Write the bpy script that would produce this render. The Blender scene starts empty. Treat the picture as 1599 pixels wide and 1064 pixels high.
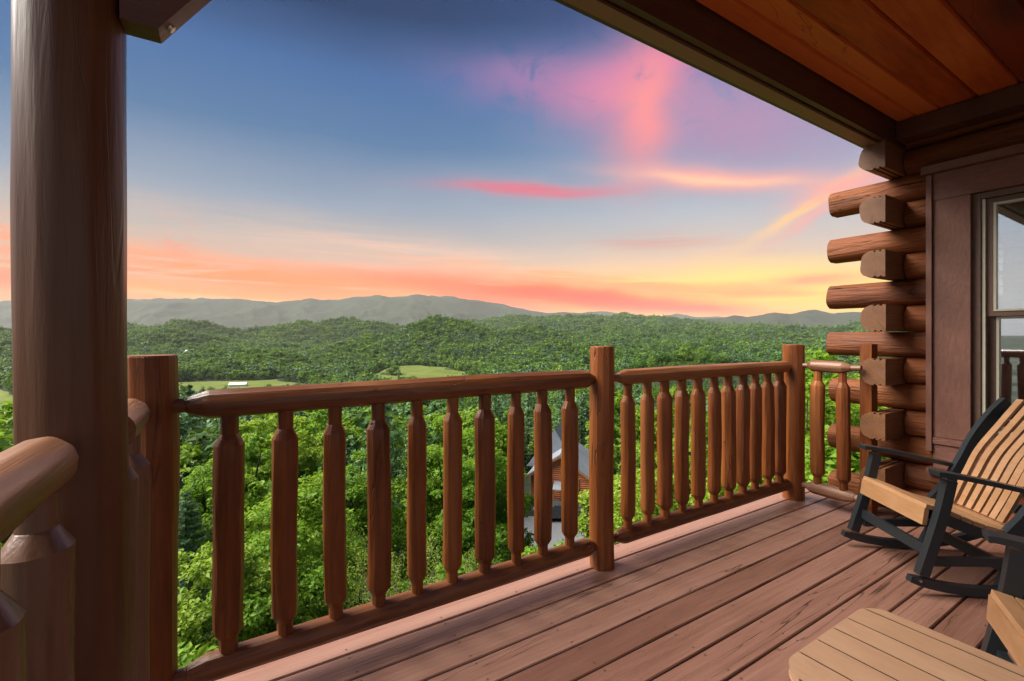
import bpy, bmesh, math, random
import numpy as np
from mathutils import Vector, Matrix

# ------------------------------------------------------------------ camera, sky, sun, exposure
R = math.radians
scene = bpy.context.scene
COL = scene.collection
PXF, PCX, PHY, EYE = 720.0, 799.5, 524.0, 1.3          # focal length, centre and horizon of the photograph in its own pixels
YAW = math.atan(1157.5 / PXF)                           # the railing runs this far right of the view direction
SA, CA = math.sin(YAW), math.cos(YAW)
EXPOSURE = 1.15
SUN_STRENGTH = 5.0
SUN_DIR = Vector((-0.56, 0.34, 0.76)).normalized()      # towards the light

cam_d = bpy.data.cameras.new('camera')
cam = bpy.data.objects.new('camera', cam_d)
COL.objects.link(cam)
cam.location = (0, 0, EYE)
cam.rotation_euler = (R(90), 0, -(math.pi / 2 - YAW))
cam_d.sensor_width = 36.0
cam_d.lens = PXF / 1599.0 * 36.0
cam_d.shift_y = -8.0 / 1599.0
cam_d.clip_start = 0.05
cam_d.clip_end = 120000.0
scene.camera = cam

vs = scene.view_settings
vs.view_transform = 'Standard'
vs.look = 'None'
vs.gamma = 1.0
vs.use_curve_mapping = False
vs.exposure = EXPOSURE
scene.render.engine = 'CYCLES'
cy = scene.cycles
cy.use_denoising = True
cy.use_adaptive_sampling = True
cy.adaptive_threshold = 0.02
cy.max_bounces = 7
cy.diffuse_bounces = 4
cy.glossy_bounces = 3
cy.transmission_bounces = 4
cy.transparent_max_bounces = 12
cy.volume_bounces = 0
cy.sample_clamp_indirect = 6.0
cy.use_fast_gi = False

def lin1(c):
    c /= 255.0
    return c / 12.92 if c <= 0.04045 else ((c + 0.055) / 1.055) ** 2.4

def lin(r, g, b, k=1.0):
    return (lin1(r) * k, lin1(g) * k, lin1(b) * k, 1.0)

SKY_K = 1.0 / (2 ** EXPOSURE)

def uv_of(px, py):
    """pixel of the photograph -> bearing from the view axis and elevation, in degrees"""
    u = math.degrees(math.atan2(px - PCX, PXF))
    v = math.degrees(math.atan2(PHY - py, math.hypot(PXF, px - PCX)))
    return u, v

class NT:
    """tiny helper to write node trees as expressions"""
    def __init__(self, tree):
        self.t = tree
        self.n = tree.nodes
        self.l = tree.links
    def new(self, kind, **kw):
        nd = self.n.new(kind)
        for k, v in kw.items():
            setattr(nd, k, v)
        return nd
    def put(self, sock, val):
        if hasattr(val, 'is_output'):
            self.l.new(val, sock)
        elif val is not None:
            sock.default_value = val
    def m(self, op, a, b=None, c=None, clamp=False):
        nd = self.n.new('ShaderNodeMath')
        nd.operation = op
        nd.use_clamp = clamp
        for i, v in enumerate((a, b, c)):
            if v is not None:
                self.put(nd.inputs[i], v)
        return nd.outputs[0]
    def rng(self, x, a, b, c=0.0, d=1.0, smooth=True):
        nd = self.n.new('ShaderNodeMapRange')
        nd.interpolation_type = 'SMOOTHSTEP' if smooth else 'LINEAR'
        self.put(nd.inputs[0], x)
        for i, v in enumerate((a, b, c, d)):
            nd.inputs[i + 1].default_value = v
        return nd.outputs[0]
    def mix(self, fac, a, b, blend='MIX'):
        nd = self.n.new('ShaderNodeMix')
        nd.data_type = 'RGBA'
        nd.blend_type = blend
        self.put(nd.inputs[0], fac)
        self.put(nd.inputs[6], a)
        self.put(nd.inputs[7], b)
        return nd.outputs[2]
    def ramp(self, fac, stops, interp='LINEAR'):
        nd = self.n.new('ShaderNodeValToRGB')
        nd.color_ramp.interpolation = interp
        el = nd.color_ramp.elements
        while len(el) < len(stops):
            el.new(0.5)
        for e, (p, c) in zip(el, stops):
            e.position = p
            e.color = c
        self.put(nd.inputs[0], fac)
        return nd.outputs[0]
    def noise(self, vec, scale, detail=3.0, rough=0.55, dist=0.0):
        nd = self.n.new('ShaderNodeTexNoise')
        self.put(nd.inputs['Vector'], vec)
        nd.inputs['Scale'].default_value = scale
        nd.inputs['Detail'].default_value = detail
        nd.inputs['Roughness'].default_value = rough
        nd.inputs['Distortion'].default_value = dist
        return nd.outputs[0]
    def vec(self, x, y, z):
        nd = self.n.new('ShaderNodeCombineXYZ')
        for i, v in enumerate((x, y, z)):
            self.put(nd.inputs[i], v)
        return nd.outputs[0]

# sky: a dusk gradient with sunset cloud, fixed to compass bearings and elevations
world = bpy.data.worlds.new('World')
scene.world = world
world.use_nodes = True
wt = world.node_tree
wt.nodes.clear()
w = NT(wt)
tc = w.new('ShaderNodeTexCoord')
sep = w.new('ShaderNodeSeparateXYZ')
wt.links.new(tc.outputs['Generated'], sep.inputs[0])
wx, wy, wz = sep.outputs
# bearing measured from the open valley side
fx = w.m('ADD', w.m('MULTIPLY', wx, SA), w.m('MULTIPLY', wy, -CA))
fy = w.m('ADD', w.m('MULTIPLY', wx, CA), w.m('MULTIPLY', wy, SA))
U0 = w.m('MULTIPLY', w.m('ARCTAN2', fx, fy), 57.29578)
V0 = w.m('MULTIPLY', w.m('ARCSINE', wz), 57.29578)
wn = w.new('ShaderNodeTexNoise')
wt.links.new(w.vec(w.m('MULTIPLY', U0, 0.05), w.m('MULTIPLY', V0, 0.13), 0.0), wn.inputs['Vector'])
wn.inputs['Scale'].default_value = 1.0
wn.inputs['Detail'].default_value = 5.0
wsep = w.new('ShaderNodeSeparateColor')
wt.links.new(wn.outputs['Color'], wsep.inputs[0])
U = w.m('ADD', U0, w.m('MULTIPLY', w.m('SUBTRACT', wsep.outputs[0], 0.5), 9.0))
V = w.m('ADD', V0, w.m('MULTIPLY', w.m('SUBTRACT', wsep.outputs[1], 0.5), 3.2))
streak = w.noise(w.vec(w.m('MULTIPLY', U0, 0.035), w.m('MULTIPLY', V0, 0.62), 3.7), 1.0, 9.0, 0.68, 0.5)
fluff = w.noise(w.vec(w.m('MULTIPLY', U0, 0.15), w.m('MULTIPLY', V0, 0.24), 9.1), 1.0, 9.0, 0.68, 0.7)
vn = w.rng(V, -2.0, 62.0, 0.0, 1.0, smooth=False)
def vp(deg):
    return (deg + 2.0) / 64.0
SK = SKY_K
streak2 = w.noise(w.vec(w.m('MULTIPLY', U0, 0.06), w.m('MULTIPLY', w.m('ADD', V0, w.m('MULTIPLY', U0, 0.05)), 1.15), 6.2), 1.0, 6.0, 0.62, 0.5)
left = w.ramp(vn, [(vp(-2), lin(214, 170, 130, SK)), (vp(3.5), lin(255, 186, 130, SK)), (vp(6.5), lin(240, 200, 168, SK)),
                   (vp(10), lin(202, 188, 178, SK)), (vp(15), lin(152, 166, 186, SK)), (vp(22), lin(84, 124, 168, SK)),
                   (vp(28.5), lin(62, 106, 164, SK)), (vp(34), lin(6, 54, 104, SK)), (vp(60), lin(0, 28, 70, SK))])
right = w.ramp(vn, [(vp(-2), lin(240, 190, 60, SK)), (vp(3.2), lin(255, 224, 90, SK)), (vp(6.0), lin(252, 218, 150, SK)),
                    (vp(9), lin(222, 200, 186, SK)), (vp(14), lin(188, 194, 202, SK)), (vp(21), lin(130, 158, 190, SK)),
                    (vp(28), lin(74, 120, 176, SK)), (vp(35), lin(16, 72, 132, SK)), (vp(60), lin(0, 28, 70, SK))])
sky = w.mix(w.rng(U, -14.0, 26.0), left, right)
# away from the sunset the sky is a cool grey blue
cool = w.ramp(vn, [(vp(-2), lin(176, 178, 188, SK)), (vp(5), lin(206, 200, 200, SK)), (vp(12), lin(178, 190, 206, SK)), (vp(24), lin(112, 142, 184, SK)), (vp(36), lin(40, 80, 134, SK)), (vp(60), lin(0, 28, 70, SK))])
away = w.rng(w.m('ABSOLUTE', w.m('SUBTRACT', U, 15.0)), 72.0, 105.0)
sky = w.mix(away, sky, cool)
def cloud(px, py, hw, hh, rot, col, k, tex=None, lo=0.35, hi=0.6, sharp=1.0):
    """one bank of lit cloud: centre, half extents (photo pixels, turned into degrees), tilt, colour, strength"""
    global sky
    u0, v0 = uv_of(px, py)
    du = abs(uv_of(px + hw, py)[0] - uv_of(px - hw, py)[0]) / 2
    dv = abs(uv_of(px, py + hh)[1] - uv_of(px, py - hh)[1]) / 2
    a = w.m('SUBTRACT', U, u0)
    b = w.m('SUBTRACT', V, v0)
    cr, sr = math.cos(R(rot)), math.sin(R(rot))
    p = w.m('ADD', w.m('MULTIPLY', a, cr / du), w.m('MULTIPLY', b, sr / du))
    q = w.m('ADD', w.m('MULTIPLY', a, -sr / dv), w.m('MULTIPLY', b, cr / dv))
    r2 = w.m('ADD', w.m('MULTIPLY', p, p), w.m('MULTIPLY', q, q))
    mk = w.m('EXPONENT', w.m('MULTIPLY', w.m('POWER', r2, sharp), -0.9))
    if tex is not None:
        mk = w.m('MULTIPLY', mk, w.rng(tex, lo, hi))
    sky = w.mix(w.m('MULTIPLY', mk, k, clamp=True), sky, col)
CK = SK * 1.05
def glow(r, g, b):
    return (r * SK, g * SK, b * SK, 1.0)
cloud(640, 400, 250, 26, -5, lin(250, 200, 176, CK), 0.85, streak, 0.33, 0.58)
cloud(430, 438, 430, 26, -4, glow(1.35, .30, .05), 0.97, streak, 0.34, 0.52)
cloud(340, 462, 420, 13, -2, glow(1.6, .36, .02), 0.95, streak2, 0.20, 0.46)
cloud(420, 470, 330, 5, -2, glow(1.25, .62, .26), 0.8, None)
cloud(20, 420, 170, 34, 3, glow(.95, .25, .12), 0.85, streak, 0.34, 0.56)
cloud(1010, 378, 120, 12, -8, lin(214, 150, 142, CK), 0.8, streak, 0.38, 0.56)
cloud(1020, 425, 190, 34, 0, glow(1.0, .62, .40), 0.75, None)
cloud(985, 474, 250, 30, -3, glow(1.5, .72, .03), 0.97, None)
cloud(1185, 466, 230, 36, 0, glow(1.6, .98, .02), 0.98, None)
cloud(1200, 446, 170, 22, 0, glow(1.35, .90, .22), 0.6, None)
cloud(840, 462, 230, 15, -5, glow(1.7, .12, .0), 0.98, streak2, 0.26, 0.46)
cloud(940, 464, 215, 15, -6, glow(1.9, .07, .0), 1.0, streak, 0.16, 0.40)
cloud(760, 468, 130, 9, -9, glow(1.2, .20, .06), 0.97, streak2, 0.26, 0.48)
cloud(1060, 478, 115, 7, -5, glow(1.9, .08, .0), 0.98, None)
cloud(900, 438, 250, 10, -7, glow(1.1, .42, .18), 0.8, streak2, 0.40, 0.56)
cloud(1060, 448, 170, 8, -6, glow(1.2, .42, .10), 0.8, streak2, 0.38, 0.55)
cloud(1258, 440, 80, 11, 3, glow(1.0, .34, .15), 0.92, streak, 0.26, 0.50)
cloud(1180, 462, 150, 5, -4, glow(1.1, .40, .06), 0.8, streak2, 0.36, 0.54)
cloud(283, 375, 26, 20, 20, lin(252, 148, 112, CK), 0.92, fluff, 0.34, 0.52)
cloud(830, 299, 125, 9, -1, lin(232, 96, 122, CK), 0.98, None, sharp=1.3)
cloud(900, 297, 190, 15, -1, lin(206, 150, 164, CK), 0.6, streak, 0.30, 0.6)
cloud(850, 132, 120, 34, -4, lin(158, 116, 168, CK), 0.85, fluff, 0.28, 0.56)
cloud(1140, 175, 200, 90, -18, lin(180, 138, 176, CK), 0.93, fluff, 0.20, 0.54)
cloud(995, 112, 95, 26, 12, lin(208, 120, 170, CK), 0.95, fluff, 0.22, 0.48)
cloud(955, 146, 84, 44, 4, lin(216, 132, 168, CK), 0.9, fluff, 0.30, 0.52)
cloud(1002, 172, 44, 92, -8, lin(252, 146, 150, CK), 0.98, fluff, 0.08, 0.40)
cloud(1120, 276, 150, 16, -9, lin(255, 170, 158, CK * 1.05), 0.98, fluff, 0.12, 0.42)
cloud(1120, 278, 110, 6, -9, lin(255, 200, 160, CK * 1.08), 0.9, fluff, 0.12, 0.42)
cloud(1262, 318, 105, 10, 30, lin(255, 196, 130, CK * 1.12), 0.98, fluff, 0.10, 0.40)
cloud(1280, 330, 90, 9, 30, lin(250, 170, 160, CK), 0.8, fluff, 0.10, 0.40)
cloud(1310, 286, 80, 15, 14, lin(252, 168, 160, CK), 0.92, fluff, 0.14, 0.44)
nish = w.new('ShaderNodeTexSky')
nish.sky_type = 'NISHITA'
nish.sun_disc = False
nish.sun_elevation = math.asin(SUN_DIR.z)
nish.sun_rotation = math.atan2(SUN_DIR.x, SUN_DIR.y)
bg1 = w.new('ShaderNodeBackground')
wt.links.new(sky, bg1.inputs['Color'])
bg1.inputs['Strength'].default_value = 1.0
bg2 = w.new('ShaderNodeBackground')
wt.links.new(nish.outputs[0], bg2.inputs['Color'])
bg2.inputs['Strength'].default_value = 0.05
mixs = w.new('ShaderNodeMixShader')
mixs.inputs[0].default_value = 0.012
wt.links.new(bg1.outputs[0], mixs.inputs[1])
wt.links.new(bg2.outputs[0], mixs.inputs[2])
wout = w.new('ShaderNodeOutputWorld')
wt.links.new(mixs.outputs[0], wout.inputs['Surface'])

sun_d = bpy.data.lights.new('sun', 'SUN')
sun_d.energy = SUN_STRENGTH
sun_d.angle = R(50)
sun_d.color = (1.0, 0.945, 0.84)
sun = bpy.data.objects.new('sun', sun_d)
COL.objects.link(sun)
sun.rotation_euler = SUN_DIR.to_track_quat('Z', 'Y').to_euler()
sun.location = (0, 0, 60)

# ------------------------------------------------------------------ helpers
def tag(o, label=None, cat=None, group=None, kind=None):
    if label: o['label'] = label
    if cat: o['category'] = cat
    if group: o['group'] = group
    if kind: o['kind'] = kind
    return o

def empty(name, loc=(0, 0, 0), rz=0.0, parent=None):
    o = bpy.data.objects.new(name, None)
    COL.objects.link(o)
    o.location = loc
    o.rotation_euler = (0, 0, rz)
    o.empty_display_size = 0.1
    if parent: o.parent = parent
    return o

def link(name, me, parent=None, loc=(0, 0, 0), rot=(0, 0, 0), scale=None):
    o = bpy.data.objects.new(name, me)
    COL.objects.link(o)
    o.location = loc
    o.rotation_euler = rot
    if scale: o.scale = scale
    if parent: o.parent = parent
    return o

def finish(me, mats, smooth_angle=None):
    for m_ in (mats if isinstance(mats, (list, tuple)) else [mats]):
        me.materials.append(m_)
    if smooth_angle is not None:
        me.shade_smooth()
        me.set_sharp_from_angle(angle=R(smooth_angle))
    me.update()
    return me

def mesh_from(bm, name, mats, smooth=None, bevel=0.0, seg=1):
    if bevel > 0:
        ed = [e for e in bm.edges if len(e.link_faces) == 2 and e.calc_face_angle(0) > R(35)]
        bmesh.ops.bevel(bm, geom=ed, offset=bevel, segments=seg, affect='EDGES', clamp_overlap=True)
    bmesh.ops.recalc_face_normals(bm, faces=bm.faces)
    me = bpy.data.meshes.new(name)
    bm.to_mesh(me)
    bm.free()
    return finish(me, mats, smooth)

def bbox(bm, x0, x1, y0, y1, z0, z1):
    vv = [bm.verts.new(p) for p in ((x0, y0, z0), (x1, y0, z0), (x1, y1, z0), (x0, y1, z0),
                                    (x0, y0, z1), (x1, y0, z1), (x1, y1, z1), (x0, y1, z1))]
    for f in ((3, 2, 1, 0), (4, 5, 6, 7), (0, 1, 5, 4), (1, 2, 6, 5), (2, 3, 7, 6), (3, 0, 4, 7)):
        bm.faces.new([vv[i] for i in f])
    return vv

def box_mesh(name, mat, x0, x1, y0, y1, z0, z1, bevel=0.0, seg=1):
    bm = bmesh.new()
    bbox(bm, x0, x1, y0, y1, z0, z1)
    return mesh_from(bm, name, mat, 30 if bevel else None, bevel, seg)

def prism(bm, poly, axis, t0, t1):
    """poly in the two other axes (order x,y,z without axis), extruded along axis"""
    def pt(a, b, t):
        return ((t, a, b), (a, t, b), (a, b, t))[axis]
    v0 = [bm.verts.new(pt(a, b, t0)) for a, b in poly]
    v1 = [bm.verts.new(pt(a, b, t1)) for a, b in poly]
    n = len(poly)
    bm.faces.new(v0)
    bm.faces.new(list(reversed(v1)))
    for i in range(n):
        bm.faces.new((v0[i], v0[(i + 1) % n], v1[(i + 1) % n], v1[i]))

def tube_np(path, radii, seg):
    """verts, faces of a tube along a path"""
    path = np.array(path, float)
    n = len(path)
    vs_, fs = [], []
    for i in range(n):
        d = path[min(i + 1, n - 1)] - path[max(i - 1, 0)]
        d /= (np.linalg.norm(d) + 1e-9)
        a = np.cross(d, (0.3, 0.9, 0.2) if abs(d[1]) < 0.9 else (1, 0, 0))
        a /= np.linalg.norm(a)
        b = np.cross(d, a)
        for k in range(seg):
            t = 2 * math.pi * k / seg
            vs_.append(path[i] + radii[i] * (math.cos(t) * a + math.sin(t) * b))
    for i in range(n - 1):
        for k in range(seg):
            k2 = (k + 1) % seg
            fs.append((i * seg + k, i * seg + k2, (i + 1) * seg + k2, (i + 1) * seg + k))
    return vs_, fs

def hewn(name, mat, prof, seed, axis=2, seg=36, facets=11, flat=0.035, bend=0.0, wob=0.006, smooth=14):
    """hand-peeled log turned from a (height, radius) profile: faceted, slightly bent and uneven"""
    rg = random.Random(seed)
    ths = sorted((2 * math.pi * (i + rg.uniform(-0.33, 0.33)) / facets) for i in range(facets))
    ds = [1 - flat * rg.random() for _ in ths]
    ph = [rg.uniform(0, 6.28) for _ in range(6)]
    L = prof[-1][0] - prof[0][0]
    bm = bmesh.new()
    rings = []
    for (h, r) in prof:
        s_ = (h - prof[0][0]) / L
        ring = []
        ox = bend * math.sin(math.pi * s_) * math.cos(ph[0]) + bend * 0.5 * math.sin(2 * math.pi * s_ + ph[2])
        oy = bend * math.sin(math.pi * s_) * math.sin(ph[0]) + bend * 0.5 * math.sin(2 * math.pi * s_ + ph[3])
        for k in range(seg):
            t = 2 * math.pi * k / seg
            best = 9
            for i, (a, d) in enumerate(zip(ths, ds)):
                a2 = a + 0.10 * math.sin(5.0 * s_ * (1 + i % 3) + ph[i % 6])
                c_ = math.cos(t - a2)
                if c_ > 0.2:
                    best = min(best, (d + 0.012 * math.sin(9 * s_ + i * 2.1 + ph[1])) / c_)
            rr = r * min(best, 1.06) * (1 + wob * math.sin(14 * s_ + ph[4] + 2 * math.sin(t + ph[5])))
            p = (ox + rr * math.cos(t), oy + rr * math.sin(t), h)
            if axis == 0: p = (h, p[0], p[1])
            elif axis == 1: p = (p[1], h, p[0])
            ring.append(bm.verts.new(p))
        rings.append(ring)
    for a, b in zip(rings, rings[1:]):
        for k in range(seg):
            bm.faces.new((a[k], a[(k + 1) % seg], b[(k + 1) % seg], b[k]))
    bm.faces.new(rings[0])
    bm.faces.new(list(reversed(rings[-1])))
    return mesh_from(bm, name, mat, smooth)

def prof_rings(pts, step):
    out = [pts[0]]
    for (h0, r0), (h1, r1) in zip(pts, pts[1:]):
        n = max(1, int(round(abs(h1 - h0) / step)))
        for i in range(1, n + 1):
            out.append((h0 + (h1 - h0) * i / n, r0 + (r1 - r0) * i / n))
    return out

def ray(px, py):
    x = (px - PCX) / PXF
    return (SA * x + CA, -CA * x + SA, -(py - PHY) / PXF)

def at(px, Z):
    """ground position at depth Z along the view for a bearing given as photo column"""
    d = ray(px, PHY)
    return d[0] * Z, d[1] * Z

def to_px(x, y, z):
    xx = SA * x - CA * y
    d = CA * x + SA * y
    return PCX + PXF * xx / d, PHY - PXF * (z - EYE) / d, d

# ------------------------------------------------------------------ materials
def mat_new(name):
    m_ = bpy.data.materials.new(name)
    m_.use_nodes = True
    m_.node_tree.nodes.clear()
    t = NT(m_.node_tree)
    out = t.new('ShaderNodeOutputMaterial')
    return m_, t, out

def coords(t, stretch, axis, rnd=True):
    tcn = t.new('ShaderNodeTexCoord')
    oi = t.new('ShaderNodeObjectInfo')
    mp = t.new('ShaderNodeMapping')
    sc = [1.0, 1.0, 1.0]
    sc[axis] = 1.0 / stretch
    mp.inputs['Scale'].default_value = sc
    t.l.new(tcn.outputs['Object'], mp.inputs['Vector'])
    if rnd:
        off = t.m('MULTIPLY', oi.outputs['Random'], 37.0)
        t.l.new(t.vec(off, t.m('MULTIPLY', off, 1.7), t.m('MULTIPLY', off, 0.6)), mp.inputs['Location'])
    return mp.outputs[0], oi.outputs['Random'], tcn.outputs['Object']

def principled(t, out, col, rough, bump=None, bs=0.3, bd=0.01, spec=0.5, coat=0.0):
    b = t.new('ShaderNodeBsdfPrincipled')
    t.put(b.inputs['Base Color'], col)
    t.put(b.inputs['Roughness'], rough)
    b.inputs['Specular IOR Level'].default_value = spec
    b.inputs['Coat Weight'].default_value = coat
    if bump is not None:
        bn = t.new('ShaderNodeBump')
        bn.inputs['Strength'].default_value = bs
        bn.inputs['Distance'].default_value = bd
        t.l.new(bump, bn.inputs['Height'])
        t.l.new(bn.outputs[0], b.inputs['Normal'])
    t.l.new(b.outputs[0], out.inputs['Surface'])
    return b

def wood(name, dark, mid, light, axis, rough=0.45, grain=70.0, stretch=16.0, bs=0.35, bd=0.006, crack=0.0, knots=0.0,
         spec=0.5, vary=0.25, rings=0.0):
    """stained or painted wood: stretched grain, blotches, fine checks, a few knots"""
    m_, t, out = mat_new(name)
    v, rnd, ob = coords(t, stretch, axis)
    v2, _, _ = coords(t, stretch * 0.35, axis)
    g = t.noise(v, grain, 5.0, 0.6, 0.3)
    big = t.noise(v2, grain * 0.07, 4.0, 0.6, 0.6)
    f = t.m('ADD', t.m('MULTIPLY', g, 0.45), t.m('MULTIPLY', big, 0.55))
    f = t.m('ADD', f, t.m('MULTIPLY', t.m('SUBTRACT', rnd, 0.5), vary))
    col = t.ramp(f, [(0.28, dark), (0.50, mid), (0.74, light)])
    h = g
    if crack > 0:
        ck = t.noise(v, grain * 0.26, 2.5, 0.45, 0.8)
        band = t.m('ABSOLUTE', t.m('SUBTRACT', t.m('FRACT', t.m('MULTIPLY', ck, 5.0)), 0.5))
        line = t.rng(band, 0.0, 0.05, 1.0, 0.0)
        patch = t.rng(t.noise(v2, grain * 0.06, 3.0), 0.46, 0.66)
        line = t.m('MULTIPLY', t.m('MULTIPLY', line, patch), crack)
        col = t.mix(line, col, tuple(c * 0.22 for c in dark[:3]) + (1,))
        h = t.m('SUBTRACT', h, t.m('MULTIPLY', line, 2.2))
    if knots > 0:
        vo = t.new('ShaderNodeTexVoronoi')
        t.l.new(v2, vo.inputs['Vector'])
        vo.inputs['Scale'].default_value = grain * 0.045
        k = t.rng(vo.outputs['Distance'], 0.03, 0.16, 1.0, 0.0)
        col = t.mix(t.m('MULTIPLY', k, knots), col, tuple(c * 0.35 for c in dark[:3]) + (1,))
    rr = t.rng(big, 0.3, 0.7, rough - 0.08, rough + 0.12)
    principled(t, out, col, rr, h, bs, bd, spec)
    return m_

def flat(name, col, rough=0.5, nscale=30.0, vary=0.12, spec=0.5, bs=0.15, bd=0.002, metal=0.0):
    m_, t, out = mat_new(name)
    v, rnd, ob = coords(t, 1.0, 0)
    n = t.noise(v, nscale, 4.0, 0.6)
    a = tuple(max(0, c * (1 - vary)) for c in col[:3]) + (1,)
    b = tuple(c * (1 + vary) for c in col[:3]) + (1,)
    p = principled(t, out, t.ramp(n, [(0.3, a), (0.7, b)]), t.rng(n, 0.3, 0.7, rough - 0.06, rough + 0.08), n, bs, bd, spec)
    p.inputs['Metallic'].default_value = metal
    return m_

def C(r, g, b):
    return (r, g, b, 1.0)

M = {}
M['rail'] = wood('stained_log', C(.085, .021, .005), C(.19, .052, .011), C(.28, .094, .024), 2, 0.40, 60, 14, 0.5, 0.009, 0.6, 0.7, spec=0.36, vary=0.22)
M['rail_x'] = wood('stained_rail_x', C(.075, .021, .006), C(.165, .052, .015), C(.26, .098, .034), 0, 0.34, 60, 14, 0.45, 0.008, 0.6, 0.4)
M['rail_y'] = wood('stained_rail_y', C(.11, .042, .020), C(.20, .088, .045), C(.31, .165, .10), 1, 0.32, 60, 14, 0.25, 0.005, 0.6, 0.2)
M['column'] = wood('painted_column', C(.066, .022, .008), C(.108, .039, .016), C(.150, .062, .029), 2, 0.42, 46, 12, 0.40, 0.006, 0.45, 0.8, spec=0.4)
M['side_paint'] = wood('side_rail_paint', C(.120, .056, .034), C(.185, .096, .060), C(.25, .145, .098), 2, 0.30, 46, 12, 0.35, 0.005, 0.4, 0.5)
M['deck'] = wood('deck_paint', C(.155, .070, .048), C(.235, .115, .082), C(.30, .160, .120), 0, 0.33, 55, 20, 0.5, 0.008, 0.8, 0.4, vary=0.34)
M['log_y'] = wood('wall_log_y', C(.090, .022, .005), C(.180, .050, .012), C(.29, .094, .028), 1, 0.58, 60, 13, 0.9, 0.014, 0.9, 0.6, spec=0.28)
M['log_x'] = wood('corner_log_x', C(.085, .026, .008), C(.16, .055, .018), C(.24, .092, .036), 0, 0.58, 60, 13, 0.3, 0.006, 0.6, 0.35)
m_, t, out = mat_new('log_end_grain')
tcn = t.new('ShaderNodeTexCoord')
sp = t.new('ShaderNodeSeparateXYZ')
t.l.new(tcn.outputs['Object'], sp.inputs[0])
oi = t.new('ShaderNodeObjectInfo')
ey = t.m('SUBTRACT', sp.outputs[1], t.m('ADD', 0.045, t.m('MULTIPLY', oi.outputs['Random'], 0.05)))
ez = t.m('SUBTRACT', sp.outputs[2], t.m('MULTIPLY', t.m('SUBTRACT', oi.outputs['Random'], 0.5), 0.06))
wob = t.noise(tcn.outputs['Object'], 22.0, 3.0)
dd = t.m('ADD', t.m('SQRT', t.m('ADD', t.m('MULTIPLY', ey, ey), t.m('MULTIPLY', ez, ez))), t.m('MULTIPLY', wob, 0.02))
ring = t.m('ADD', t.m('MULTIPLY', t.m('SINE', t.m('MULTIPLY', dd, 520.0)), 0.5), 0.5)
ang = t.m('ARCTAN2', ez, ey)
rad = t.noise(t.vec(t.m('MULTIPLY', ang, 2.2), t.m('MULTIPLY', oi.outputs['Random'], 9.0), 0.0), 2.6, 2.0)
chk = t.m('MULTIPLY', t.rng(t.m('ABSOLUTE', t.m('SUBTRACT', rad, 0.5)), 0.0, 0.018, 1.0, 0.0), t.rng(dd, 0.015, 0.05))
blot = t.noise(tcn.outputs['Object'], 9.0, 4.0, 0.6)
col = t.ramp(t.m('ADD', t.m('MULTIPLY', ring, 0.22), t.m('MULTIPLY', blot, 0.78)), [(0.25, C(.075, .025, .007)), (0.5, C(.150, .056, .017)), (0.75, C(.215, .092, .034))])
col = t.mix(t.m('MULTIPLY', chk, 0.85), col, C(.03, .012, .006))
principled(t, out, col, 0.5, t.m('SUBTRACT', t.m('MULTIPLY', ring, 0.3), chk), 0.4, 0.004)
M['end_grain'] = m_
M['trim'] = wood('trim_paint', C(.105, .040, .025), C(.150, .059, .038), C(.20, .086, .058), 2, 0.55, 40, 3, 0.5, 0.006, 0.2, 0.0, vary=0.1)
M['trim_y'] = wood('trim_paint_y', C(.105, .040, .025), C(.150, .059, .038), C(.20, .086, .058), 1, 0.55, 40, 3, 0.5, 0.006, 0.2, 0.0, vary=0.1)
M['ceiling'] = wood('ceiling_board', C(.22, .032, .005), C(.45, .082, .013), C(.62, .150, .030), 0, 0.48, 34, 9, 0.25, 0.004, 0.5, 0.9, spec=0.25, vary=0.6)
M['beam'] = wood('header_beam', C(.060, .020, .013), C(.095, .033, .021), C(.14, .054, .035), 0, 0.5, 50, 14, 0.4, 0.006, 0.3, 0.3)
M['soffit'] = flat('soffit_paint', C(.27, .130, .090), 0.5, 20, 0.1)
M['gutter'] = flat('gutter_metal', C(.065, .038, .030), 0.4)
M['sash'] = flat('window_sash', C(.46, .43, .33), 0.35, vary=0.06)
M['sash_brown'] = flat('window_casing', C(.12, .062, .04), 0.45)
M['poly_black'] = flat('charcoal_polymer', C(.014, .017, .020), 0.36, 260, 0.25, 0.5, 0.3, 0.0008)
M['poly_tan'] = wood('tan_polymer', C(.27, .132, .058), C(.335, .172, .080), C(.40, .215, .108), 0, 0.42, 90, 6, 0.18, 0.002, 0, 0, vary=0.15)
M['poly_table'] = wood('table_polymer', C(.30, .165, .092), C(.37, .21, .122), C(.43, .26, .158), 1, 0.42, 90, 6, 0.18, 0.002, 0, 0, vary=0.12)
M['gap_shade'] = flat('slat_gap_shade', C(.075, .042, .025), 0.7)  # painted shade: dark colour for the gaps between table slats
M['screw'] = flat('deck_screw', C(.05, .03, .024), 0.5)
M['steel'] = flat('bolt_steel', C(.55, .54, .52), 0.35, metal=1.0)
M['interior'] = wood('interior_pine', C(.30, .13, .045), C(.42, .20, .07), C(.52, .27, .10), 1, 0.5, 40, 8, 0.2, 0.004)
M['blind'] = flat('blind_slat', C(.10, .055, .035), 0.4)
M['cloth'] = flat('curtain_cloth', C(.34, .19, .22), 0.8)

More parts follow.
